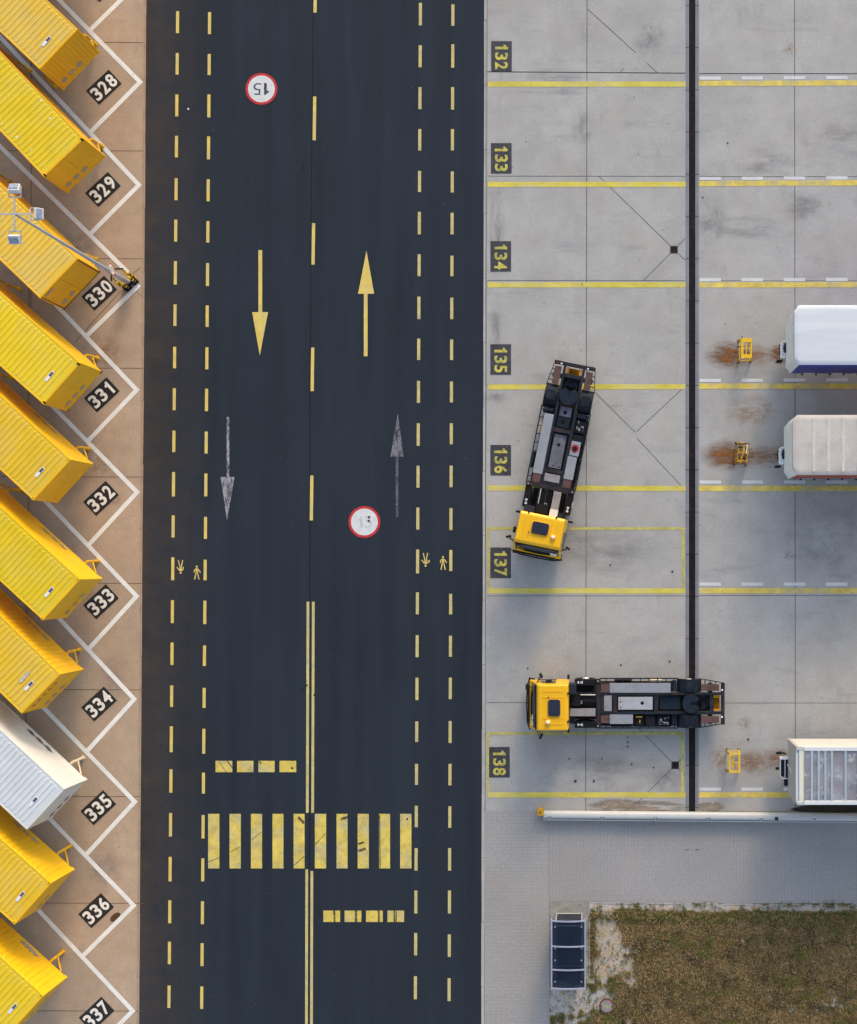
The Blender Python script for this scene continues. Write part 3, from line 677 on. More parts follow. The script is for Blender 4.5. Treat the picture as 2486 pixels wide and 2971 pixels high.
    if extra == 'logo':
        MB().add([(-2.9,hw,ZB+.30),(-2.6,hw,ZB+.15),(-1.75,hw,ZB+.25),(-1.6,hw,ZB+.4),(-1.9,hw,ZB+.5),(-2.7,hw,ZB+.45)], [(5,4,3,2,1,0)]).build('reflector', dmm, t, (0,.004,0))
    return t
SB = [
 ((213,-215),(103,-97),'yellow container in bay 327 beyond the top edge',0,0,dict()),
 ((227,82),(114,201),'yellow container in bay 328, plank end wall with three grey diamonds',0,0,dict(end='planks',castings=False,side_diamonds=False)),
 ((242,403),(129,511),'lemon yellow container in bay 329 with pale roof spots and no roof label',1,0,dict(castings='dark',sticker=None,extra='spots',side_diamonds=False)),
 ((228,748),(115,866),'yellow container in bay 330 under the lamp post arms, dark lower end edge',0,0,dict(castings=False,sticker=None,extra='plate',diamonds=2,side_diamonds=False,rust=True)),
 ((232,1054),(128,1172),'lemon yellow container in bay 331 covering a corner of its number',1,1,dict(castings='dark',rust=True,side_diamonds=False)),
 ((207,1332),(95,1453),'yellow container in bay 332 with a bare dented end wall',2,2,dict(diamonds=0)),
 ((233,1681),(124,1800),'bright yellow container in bay 333 with two grey diamonds and a sticker',1,1,dict()),
 ((179,1953),(59,2075),'yellow container in bay 334 with a row of red dots on its end',2,2,dict(castings=False,extra='dots',sides_ribbed=True)),
 ((188,2290),(77,2409),'white container in bay 335, the only white one',-1,-1,dict(castings=False,dm=DECALD)),
 ((149,2563),(42,2684),'yellow container in bay 336 beside the brown spill',2,1,dict(sides_ribbed=True,diamonds=2)),
 ((127,2890),(18,3010),'yellow container in bay 337 cut by the bottom edge with a grey side emblem',1,1,dict(sides_ribbed=True,side_diamonds=False,extra='logo')),
]
for TR, TL, lab, ri, si, kw in SB:
    swap_body(TR, TL, lab, W_ROOF if ri < 0 else Y_ROOF[ri], W_SIDE if si < 0 else Y_SIDE[si], W_LEG if si < 0 else Y_LEG, **kw)

# ------------------------------------------------------------------ trucks (u runs back from the bumper, v to the truck's right)
def wheel(parent, u, v, wd, r=.5, out=1, name='wheel'):
    o = bpy.data.objects.new(name, None); COL.objects.link(o); o.parent = parent; o.location = (u,v,r)
    q = MB(); n = 28
    prof = [(-wd/2,r*.62),(-wd/2,r*.93),(-wd/2+.035,r),(wd/2-.035,r),(wd/2,r*.93),(wd/2,r*.62)]
    vs = []; fs = []
    for i in range(n):
        a = 2*math.pi*i/n
        vs += [(rr*math.cos(a), yy, rr*math.sin(a)) for yy, rr in prof]
    k = len(prof)
    for i in range(n):
        for jn in range(k-1): fs.append((i*k+jn, i*k+jn+1, ((i+1)%n)*k+jn+1, ((i+1)%n)*k+jn))
    q.add(vs, fs); q.build('tyre', RUBBER, o)
    q = MB(); q.cyl((0,-wd*.3,0),(0,wd*.3,0), r*.63, r*.63, 24); q.cyl((0,out*wd*.3,0),(0,out*(wd*.5+.05),0), r*.42, r*.3, 16); q.build('rim', RIM, o)
    return o

def truck(label, loc, rz, variant):
    t = thing('swap_body_truck', label, 'truck', loc, rz, 'yellow cab trucks without a load')
    # ---- cab shell lofted from front to back
    prof = [(.10,.55,1.12),(.03,.75,1.18),(.02,1.30,1.19),(.16,1.50,1.18),(.42,2.66,1.13),(.45,2.86,1.11),(.54,2.965,1.08),(1.84,2.98,1.08),(1.95,2.90,1.08),(1.955,1.5,1.17),(1.955,.62,1.17)]
    q = MB(); vs = []; n = len(prof)
    for u, z, hv in prof: vs.append((u,hv,z))
    for u, z, hv in prof: vs.append((u,-hv,z))
    fs = [tuple(range(n-1,-1,-1)), tuple(range(n,2*n))]+[(i,(i+1)%n,n+(i+1)%n,n+i) for i in range(n)]
    q.add(vs, fs); cab = q.build('cab', CAB, t, bevel=.06, seg=4)
    for v in (-.78,-.5,.5,.78): MB().box(.75,1.7,v-.012,v+.012,2.975,2.994).build('roof_rib', CAB, cab, bevel=.005, seg=1)
    # windscreen
    def front(u, z, off): # point on the sloped windscreen plane pushed outwards
        d = Vector((.27,1.12)).normalized(); nrm = Vector((-d.y, d.x)); return (u+nrm.x*off, z+nrm.y*off)
    q = MB(); a0 = front(.17,1.53,.012); a1 = front(.425,2.60,.012)
    pts = []
    for k in range(9):
        v = -1.08+2.16*k/8; bow = -.07*(1-(v/1.08)**2)
        pts.append(((a0[0]+bow, v, a0[1]), (a1[0]+bow*.5, v*.96, a1[1])))
    vs = [p for pr in pts for p in pr]
    q.add(vs, [(2*k, 2*k+1, 2*k+3, 2*k+2) for k in range(8)])
    ws = q.build('windscreen', GLASS, t, smooth=True)
    md = ws.modifiers.new('solid','SOLIDIFY'); md.thickness = .03; md.offset = 0
    for v0, v1 in (((-.98,-.72),(-.68,-.42)) if variant == 2 else ((-.98,-.66),)):
        p0, p1 = front(.20,1.62,.05), front(.31,2.1,.05)
        MB().add([(p0[0]-.03,v0,p0[1]),(p0[0]-.03,v1,p0[1]),(p1[0]-.03,v1,p1[1]),(p1[0]-.03,v0,p1[1])], [(0,1,2,3)]).build('windscreen_card', PAPER, ws)
    MB().box(.36,.47,-1.08,1.08,2.645,2.675).build('windscreen_header', BLACK, cab, bevel=.01)
    for s in (-1,1):
        MB().add([(.55,s*1.182,1.62),(1.35,s*1.182,1.62),(1.30,s*1.128,2.5),(.70,s*1.128,2.5)], [(0,1,2,3)] if s < 0 else [(3,2,1,0)]).build('side_window', GLASS, t, (0,s*.006,0))
        MB().box(.45,1.35,s*1.185,s*1.215,1.33,1.40).build('door_trim', BLACK, cab)
    # grille, bumper, bull bar
    MB().box(-.02,.05,-.95,.95,.78,1.28).build('grille', BLACK, t, bevel=.01)
    for z in (.88,1.02,1.16): MB().box(-.035,-.021,-.8,.8,z-.035,z+.035).build('grille_slat', CAB, cab)
    MB().box(-.04,.25,-1.2,1.2,.38,.66).build('bumper', BLACK, t, bevel=.04)
    q = MB(); q.tube([(.02,-1.28,1.0),(-.10,-.9,1.0),(-.13,0,1.0),(-.10,.9,1.0),(.02,1.28,1.0)], .032, 10)
    for v in (-.7,0,.7): q.bar((-.12,v,1.0),(-.02,v,.6),.05,.05)
    q.build('bull_bar', BLACK, t)
    MB().box(-.06,-.02,-.9,.9,1.30,1.36).build('wiper_cowl', BLACK, t)
    for s in (-1,1):
        MB().box(-.115,-.09,s*.72,s*1.08,.44,.6).build('headlight', PAPER, t, bevel=.008)
    # roof hatch, beacon, aerial
    q = MB(); r = .12; pts = []
    for cx, cy, a in ((1.57-r,.40-r,0),(.99+r,.40-r,90),(.99+r,-.40+r,180),(1.57-r,-.40+r,270)):
        pts += [(cx+r*math.cos(R(a+k*18)), cy+r*math.sin(R(a+k*18))) for k in range(6)]
    q.prism([(1.28+(x-1.28)*1.10, y*1.08) for x, y in pts], 2.97, 2.995); rim = q.build('hatch_rim', CAB, cab, bevel=.008, seg=1)
    MB().prism(pts, 2.985, 3.05).build('roof_hatch', HATCH, t, bevel=.02)
    bq = MB(); bq.cyl((.99,-.68,2.97),(.99,-.68,3.05),.125,.12,20); bo = bq.build('beacon', AMBER, t)
    MB().dome((.99,-.68,3.05),.12,.07,20).build('beacon_lens', AMBER, bo, smooth=True); MB().dome((.99,-.68,3.095),.075,.05,14).build('beacon_core', BEACW, bo, smooth=True)
    MB().cyl((1.0,.50,2.97),(1.02,.50,3.05),.03,.02,10).build('aerial', BLACK, t)
    for v in (-.66,.68): MB().box(1.90,1.99,v-.04,v+.04,2.80,2.99).build('roof_clip', BLACK, cab)
    # mirrors
    for s in (-1,1):
        q = MB(); q.tube([(.42,s*1.13,2.45),(.55,s*1.42,2.42)], .018, 6); q.tube([(.48,s*1.16,1.75),(.60,s*1.42,1.8)], .018, 6)
        o = q.build('mirror_arm', BLACK, t)
        MB().obox((.62,s*1.46,2.1),(.10,.24,.62),Matrix.Rotation(R(28*s),3,'Z')).build('mirror_head', BLACK, o, bevel=.03)
        MB().box(1.86,1.97,s*1.19,s*1.42,1.05,1.1).build('step_bracket', BLACK, t)
    q = MB(); q.tube([(.35,.98,2.68),(.02,.95,2.62)], .02, 6); q.box(-.10,.05,.82,1.08,2.42,2.62); q.build('front_mirror', BLACK, t, bevel=.02)
    MB().box(.85,1.15,1.17,1.29,2.25,2.55).build('kerb_mirror', BLACK, t, bevel=.03)
    # ---- behind the cab
    MB().box(1.97,2.30,.52,1.02,.75,1.75).build('air_intake', HATCH, t, bevel=.03)
    q = MB(); q.box(2.0,3.2,-.14,.36,.62,1.02); q.box(2.05,2.5,-.1,.5,1.02,1.3); q.box(2.55,3.25,.05,.22,1.02,1.12)
    for k in range(7): q.box(2.3+k*.13,2.36+k*.13,-.05,.02,1.02,1.16)
    q.build('engine_block', BLACK, t, bevel=.012, seg=1)
    q = MB()
    for k in range(2): q.box(2.28+.19*k,2.40+.19*k,.0,.14,1.13,1.2); q.box(2.31+.19*k,2.37+.19*k,.03,.11,1.2,1.203,1)
    q.build('pipe_flange', [ALU, HOLE], t)
    MB().box(1.99,3.24,-.60,-.22,1.20,1.25).build('tray', ALUR, t, bevel=.008, seg=1)
    if variant == 1: MB().box(1.99,2.36,-.61,-.21,1.253,1.27).build('paper_box', PAPER, t)
    MB().tube([(2.5,.43,1.12),(3.24,.43,1.12)], .03, 8).build('exhaust_pipe', RIM, t)
    MB().box(1.97,2.25,-1.0,-.62,.7,.95).build('battery_box', HATCH, t, bevel=.02)
    for s in (-1,1):
        wheel(t, 2.76, s*1.04, .31, .5, s)
        q = MB(); q.box(2.22,3.30,s*.88,s*1.20,.98,1.04); q.box(2.22,2.30,s*.88,s*1.20,.62,1.0); q.build('mudguard', BLACK, t, bevel=.03)
        q = MB(); q.box(2.36,2.44,s*.98,s*1.09,1.043,1.048); q.box(2.48,2.52,s*1.0,s*1.07,1.043,1.048); q.box(2.55,2.62,s*.98,s*1.10,1.043,1.048); q.build('tie_strap', PAPER, t)
    # ---- chassis
    for s in (-1,1):
        o = MB().box(2.0,9.42,s*.41,s*.53,.78,1.06).build('chassis_rail', STEEL, t, bevel=.008, seg=1)
        MB().box(6.2,9.42,s*.445,s*.495,1.061,1.066).build('rusty_strip', STEELR, o)
        q = MB(); q.box(3.45,7.3,s*1.19,s*1.245,.84,.94); q.bar((8.36,s*1.2,.88),(9.42,s*1.02,.88),.035,.09)
        for k in range(9): q.box(3.75+k*.42,3.79+k*.42,s*1.0,s*1.19,.86,.92)
        for k in range(3): q.box(8.6+k*.26,8.64+k*.26,s*.9,s*(1.16-k*.05),.86,.92)
        q.build('side_guard', STEEL, t)
        MB().box(3.5,7.25,s*.54,s*(1.06 if s > 0 else 1.16),.5,.54).build('dark_panel', DARKF, t)  # dark sheet added as shade, hides bright ground below the deck plates
        MB().box(3.52,3.93,s*.56,s*.96,.98,1.035).build('support_plate', PLATEB, t)
        MB().box(3.30,3.50,s*1.0,s*1.22,1.05,1.12).build('twist_lock', STEELR, t, bevel=.01)
        MB().cyl((3.36,s*1.1,1.1),(3.36,s*1.1,1.16),.045,.03,12).build('guide_pin', RIM, t)
        # rear wheels and mudguards
        for vv in (.98,.64): wheel(t, 7.85, s*vv, .28, .5, s)
        q = MB(); seg = []
        for k in range(13):
            a = math.pi*(k/12); seg.append((7.85-.60*math.cos(a), .52+.60*math.sin(a)))
        for (ua,za),(ub,zb) in zip(seg[1:-1], seg[2:]):
            q.add([(ua,s*.55,za),(ub,s*.55,zb),(ub,s*1.2,zb),(ua,s*1.2,za)], [(0,1,2,3)] if s < 0 else [(3,2,1,0)])
        o = q.build('mudguard', GUARD, t); md = o.modifiers.new('solid','SOLIDIFY'); md.thickness = .02
        MB().box(7.62,8.1,s*.66,s*1.06,1.125,1.14).build('tread_plate', GUARD, o)
        MB().box(8.42,9.30,s*.62,s*.95,1.0,1.05).build('support_plate', PLATEB, t)
        MB().box(8.75,8.98,s*.54,s*1.0,.86,.98).build('cross_arm', STEELR, t)
        MB().cyl((9.44,s*.66,1.08),(9.44,s*.66,1.16),.05,.03,12).build('guide_pin', LABELW, t)
        MB().cyl((4.2 if s > 0 else 4.0, s*1.1, .62),(5.0, s*1.1, .62),.10,.10,14).build('air_tank', BLACK, t)
    MB().cyl((5.95,1.09,.72),(6.5,1.09,.72),.085,.085,14).build('air_tank', W_LEG, t)
    MB().box(3.28,3.50,-1.2,1.2,.86,1.085).build('cross_beam', STEELR, t, bevel=.01)
    MB().box(3.94,6.92,.53,1.0,1.0,1.06).build('deck_plate', ALU, t, bevel=.006, seg=1)
    MB().box(3.94,5.08,-1.0,-.54,1.0,1.06).build('deck_plate', ALU, t, bevel=.006, seg=1)
    MB().box(3.66,4.04,-.37,.39,1.0,1.07).build('small_cover', ALUR, t, bevel=.006, seg=1)
    for u in (3.52,4.1,6.12,8.84): MB().box(u,u+.2,-.41,.41,.84,1.04).build('cross_member', STEELR, t, bevel=.01)
    MB().box(3.3,9.0,-.42,.42,.55,.6).build('dark_panel', DARKF, t); MB().box(1.9,3.28,-.84,.84,.34,.38).build('shade_sheet', DARKF, t)  # dark sheets added as shade over the ground between rails and wheels
    if variant == 2:
        o = MB().box(4.36,6.04,-.30,.32,1.0,1.06).build('centre_cover', ALUC, t, bevel=.006, seg=1)
    else:
        o = MB().box(4.36,6.04,-.30,.32,.86,.92).build('centre_cover', ALUD, t, bevel=.006, seg=1)
    zc = 1.061 if variant == 2 else .921
    MB().disc((5.53,.02), .085, zc, 20).build('cover_hole', HOLE, o)
    for v in (.08,-.2): MB().disc((4.46,v), .05, zc, 14, .025).build('cover_bolt', HOLE, o)
    o = MB().box(6.38,7.42,-.32,.34,.74,.88).build('centre_tank', FIFTH, t, bevel=.02)
    if variant == 1:
        MB().box(6.95,7.42,-.28,.30,.882,.9).build('tank_plate', ALUD, o); MB().disc((7.14,.02), .095, .903, 20).build('tank_cap', HOLE, o); MB().disc((6.66,.03), .1, .883, 20).build('tank_cap', HOLE, o)
    # electrics on the left side
    MB().box(5.12,6.95,-1.18,-.56,.55,.72).build('battery_tray', BLACK, t)
    bz = [(5.16,5.62,.86),(5.70,6.16,.95),(6.28,6.86,.85)]
    for a, b, z in bz: MB().box(a,b,-1.12,-.6,.72,z).build('equipment_box', BLACK, t, bevel=.02)
    rr = random.Random(3+variant); q = MB()
    for k in range(11):
        u = rr.uniform(6.3,6.8); v = rr.uniform(-1.05,-.68); q.box(u,u+rr.uniform(.03,.12),v,v+rr.uniform(.02,.05),.85,.85+rr.uniform(.02,.07))
    q.cyl((6.45,-.82,.85),(6.45,-.82,.93),.07,.05,14); q.cyl((6.62,-.95,.85),(6.62,-.95,.92),.04,.04,12); q.build('air_valve', ALU, t)
    q = MB(); q.box(5.22,5.55,-.70,-.65,.861,.885); q.box(5.40,5.44,-.98,-.82,.861,.885); q.build('warning_strip', TREST, t)
    if variant == 1:
        MB().box(5.14,5.85,-1.04,-.58,.955,.975).build('equipment_lid', ALU, t); MB().disc((5.5,-.8), .2, .977, 20, .1).build('hose_ring', REDP, t); MB().cyl((5.5,-.8,.95),(5.5,-.8,1.05),.12,.09,14).build('filler_cap', BLACK, t)
    MB().box(7.02,7.2,-1.1,-.6,.7,.92).build('spring_bracket', STEEL, t); MB().cyl((7.1,.62,.85),(7.1,1.12,.85),.12,.12,14).build('brake_chamber', STEEL, t)
    # fifth wheel coupling plate, slot to the rear
    pts = []
    for k in range(27):
        a = R(28+k*(304/26)); pts.append((7.93+.46*math.cos(a)*.95, .0+.46*math.sin(a)))
    pts += [(7.93+.30,-.12),(7.93+.02,-.055),(7.93-.03,0),(7.93+.02,.055),(7.93+.30,.12)]
    MB().prism(pts, 1.14, 1.20).build('fifth_wheel', FIFTH, t, bevel=.012)
    MB().box(7.6,8.2,-.38,.38,.95,1.13).build('coupling_base', STEEL, t)
    q = MB(); q.box(8.45,8.75,-.3,.3,.72,.82); q.tube([(8.4,-.3,.9),(8.75,-.1,.9),(8.75,.12,.9),(8.4,.3,.9)], .03, 6); q.build('tow_gear', STEEL, t)
    q = MB(); q.box(9.03,9.36,-.36,.36,.58,.66); q.box(9.03,9.36,-.36,-.28,.66,1.0); q.box(9.03,9.36,.28,.36,.66,1.0)
    q.add([(9.06,-.24,.66),(9.34,-.18,.80),(9.34,.2,.80),(9.06,.24,.66)], [(0,1,2,3)]); q.build('tow_coupling', ORNG, t)
    MB().box(9.40,9.57,-1.03,1.02,.88,1.07).build('rear_beam', STEELR, t, bevel=.012)
    for s in (-1,1): MB().box(9.571,9.59,s*.7,s*.95,.9,1.0).build('tail_light', REDP, t)
    return t
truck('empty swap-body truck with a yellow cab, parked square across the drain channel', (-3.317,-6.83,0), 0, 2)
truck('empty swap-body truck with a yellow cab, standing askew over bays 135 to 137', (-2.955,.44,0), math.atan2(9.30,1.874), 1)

# ------------------------------------------------------------------ trailers on the right
def trailer(px, y0, y1, label, kind):
    zt = 4.0; xa, ya = P(px, y0, zt); _, yb = P(px, y1, zt); hw = (ya-yb)/2
    t = thing('semi_trailer', label, 'trailer', (xa,(ya+yb)/2,0), 0, 'semi-trailers backed into the right-hand bays')
    L = 13.6; zb = 1.12
    if kind != 'box':
        ch = .20
        plan = [(0,-hw+.3),(.17,-hw+.03),(L,-hw+.03),(L,hw-.03),(.17,hw-.03),(0,hw-.3)]
        MB().prism([(.02,-hw+.34),(.2,-hw+.07),(L,-hw+.07),(L,hw-.07),(.2,hw-.07),(.02,hw-.34)], zb, zt-.06).build('body', TARPF, t)
        # front sheet with slanted corners
        q = MB(); q.prism([(-.02,-hw+.3),(.06,-hw+.3),(.06,hw-.3),(-.02,hw-.3)], zb-.05, zt-.07)
        for s in (-1,1): q.prism([(-.02,s*(hw-.3)),(.20,s*(hw+.005)),(.26,s*(hw-.04)),(.04,s*(hw-.36))], zb-.05, zt-.08)
        f = q.build('front_sheet', TARPF, t)
        side_m = CURTB if kind == 'blue' else CURTR
        for s in (-1,1):
            q = MB(); n = 60
            for k in range(n):
                u0, u1 = .2+k*(L-.2)/n, .2+(k+1)*(L-.2)/n
                b0, b1 = .022*math.sin(k*1.1), .022*math.sin((k+1)*1.1)
                q.add([(u0,s*(hw+b0-.02),zb-.03),(u1,s*(hw+b1-.02),zb-.03),(u1,s*(hw-.01),zt-.08),(u0,s*(hw-.01),zt-.08)], [(0,1,2,3)] if s < 0 else [(3,2,1,0)])
            q.build('side_curtain', side_m, t)
            q = MB()
            for k in range(16): q.box(.75+k*.68,.83+k*.68,s*(hw-.0),s*(hw+.07),zb-.14,zb+.02)
            q.build('strap_buckles', BLACK, t)
        # roof tarpaulin, softly quilted by the hoops below
        q = MB(); nx, ny = 150, 22; vs = []
        for i in range(nx+1):
            for jn in range(ny+1):
                fy = jn/ny*2-1; u = i/nx*L
                uu = u
                lim = hw-(max(0,.17-u)/.17)*.27
                yv = fy*(lim+.012)
                edge = max(0, abs(fy)-.93)/.07
                if kind == 'blue': h = .03*math.cos(fy*math.pi/2)+.008*noise.noise((u*.35,fy*7,1))+.004*noise.noise((u*2,fy*9,4))
                else: h = .02*math.cos(fy*math.pi/2)+(-.016*abs(math.sin((u-.96)/.69*math.pi)))+.008*noise.noise((u*3,fy*4,2))
                vs.append((uu-.03*(1 if u < .01 else 0), yv, zt-.0+h-.05*edge**2-(.035 if u < .01 else 0)))
        fs = [(i*(ny+1)+jn, (i+1)*(ny+1)+jn, (i+1)*(ny+1)+jn+1, i*(ny+1)+jn+1) for i in range(nx) for jn in range(ny)]
        q.add(vs, fs); q.build('roof_tarpaulin', TARPW if kind == 'blue' else TARPB, t, smooth=True)
        q = MB(); 
        for k in range(15):
            v = -hw+.32+k*(2*hw-.64)/14; q.box(-.045,-.02,v-.022,v+.022,zt-.10,zt-.06)
        q.tube([(-.035,-hw+.3,zt-.08),(-.035,hw-.3,zt-.08)], .008, 6); q.build('eyelet_cord', DARKF, f)
        if kind == 'red':
            q = MB()
            for k in range(18): q.box(.90+k*.69,1.02+k*.69,-hw+.15,hw-.15,zt-.02,zt+.022)
            q.build('roof_strap', pm('pale_worn_strip', (.55,.53,.50), .1, 3, .08, 30, .6), t)
    else:
        q = MB(); q.box(0,L,-hw,hw,zb,zt-.12); q.build('body', CREAMW, t)
        q = MB(); q.box(-.03,-.002,-hw+.12,hw-.12,zb-.02,zt-.16)
        for s in (-1,1): q.box(-.05,.1,s*(hw-.12),s*(hw+.01),zb-.02,zt-.1)
        f = q.build('front_panel', GREYF, t, bevel=.01)
        MB().box(-.06,.06,-hw+.15,hw-.15,zt-.16,zt-.08).build('front_rail', LILAC, t, bevel=.015)
        MB().box(.08,.30,-hw+.15,hw-.15,zt-.10,zt-.02).build('roof_header', CREAM, t, bevel=.015)
        for s in (-1,1):
            MB().box(.31,L,s*(hw-.19),s*(hw+.005),zt-.12,zt).build('roof_rail', RAILW, t, bevel=.02)
            MB().prism([(-.05,s*(hw-.15)),(.0,s*(hw+.01)),(.30,s*(hw+.01)),(.30,s*(hw-.17))], zt-.16, zt-.005).build('corner_cap', pm('grey_white_cap', (.50,.51,.50), .08,3,.05,30,.6), t, bevel=.02)
        # translucent roof sheet with hoops
        q = MB(); nx = 60; vs = []
        for i in range(nx+1):
            u = .31+i*(L-.31)/nx
            for jn in range(9): vs.append((u, -hw+.19+jn/8*(2*hw-.38), zt-.045+.012*noise.noise((u*2,jn*.8,5))))
        q.add(vs, [(i*9+jn,(i+1)*9+jn,(i+1)*9+jn+1,i*9+jn+1) for i in range(nx) for jn in range(8)]); q.build('roof_sheet', ROOFG, t, smooth=True)
        ub = [.62,.94,1.25,1.56,2.20,2.80,3.4,4.0,4.6,5.2,5.8,6.4,7.0,7.6,8.2,8.8,9.4,10.0,10.6,11.2,11.8,12.4,13.0]
        for u in ub: MB().box(u,u+.105,-hw+.19,hw-.19,zt-.03,zt-.005).build('roof_hoop', BARG, t, bevel=.006, seg=1)
        MB().box(.315,.335,-hw+.2,hw-.2,zt-.03,zt-.012).build('roof_seam', BARG, t)
        MB().box(-.035,-.03,hw-.5,hw-.35,zb+.1,zb+.28).build('yellow_plate', TREST, f)
        MB().box(-.2,0,-.95,-.5,zb-.12,zb+.02).build('rubber_block', BLACK, t, bevel=.02)
    # connection unit on the front wall
    yc = {'blue':-.17,'red':-.22,'box':.05}[kind]
    if kind == 'box':
        q = MB(); q.box(-.42,-.03,yc+.32,yc+.42,.95,1.35); q.tube([(-.42,yc+.36,1.3),(-.42,yc-.5,1.3),(-.3,yc-.62,1.3),(-.05,yc-.62,1.3)], .022, 8); q.tube([(-.2,yc+.36,1.36),(-.2,yc-.6,1.36)], .018, 8)
        q.tube([(-.1,yc+.1,1.5),(.0,yc-.2,2.6)], .02, 8); o = q.build('connection_frame', LABELW, t)
        MB().box(-.40,-.03,yc-.55,yc+.32,.92,1.15).build('connection_box', HATCH, o, bevel=.02)
        q = MB(); q.tube([(-.1,yc+.55,1.0),(-.4,yc+.62,.95),(-.55,yc+.55,.8),(-.3,yc+.5,.6)], .045, 8); q.cyl((-.42,yc-.2,.8),(-.58,yc-.2,.8),.07,.07,10); q.build('hose', BLACK, o)
    else:
        q = MB(); pts = [(-.03,yc+.42),(-.22,yc+.34),(-.26,yc+.2),(-.26,yc-.42),(-.20,yc-.46),(-.03,yc-.46)]
        q.prism(pts, .85, 1.12); o = q.build('connection_box', LABELW, t, bevel=.015)
        q = MB()
        for k in range(5): MB().box(-.18,-.13,yc+.28-k*.15,yc+.31-k*.15,1.121,1.14).build('coupling_tap', BLACK, o)
        MB().tube([(-.28,yc+.25,.95),(-.31,yc,.9),(-.28,yc-.3,.95)], .025, 6).build('cable', BLACK, o); MB().obox((-.27,yc-.55,.6),(.25,.1,.5)).build('rubber_buffer', BLACK, o)
        q = MB(); q.tube([(-.05,yc+.25,1.2),(-.10,yc+.0,1.3),(-.05,yc-.2,1.2)], .06, 8); q.build('hose', HATCH, o)
    # chassis, landing legs, axles
    q = MB()
    for s in (-1,1): q.box(.3,L,s*.45,s*.6,.8,zb-.001)
    q.box(.1,L,-hw+.1,hw-.1,zb-.06,zb-.002); q.box(L-.12,L,-hw+.1,hw-.1,.55,.7); q.build('chassis', DARKF, t)
    for s in (-1,1):
        q = MB(); q.box(2.3,2.45,s*.75,s*.9,.1,1.1); q.box(2.22,2.53,s*.68,s*.97,.0,.1); q.build('landing_leg', DARKF, t, bevel=.01)
        for u in (8.3,9.6,10.9): wheel(t, u, s*(hw-.2), .38, .5, s)
    return t
trailer(2306, 885, 1057, 'semi-trailer with a clean white tarpaulin roof over dark blue sides', 'blue')
trailer(2301, 1204, 1377, 'semi-trailer with a dusty beige roof over brick red sides', 'red')
trailer(2313, 2168, 2336, 'white box trailer with a cloudy grey sheet roof crossed by pale hoops', 'box')

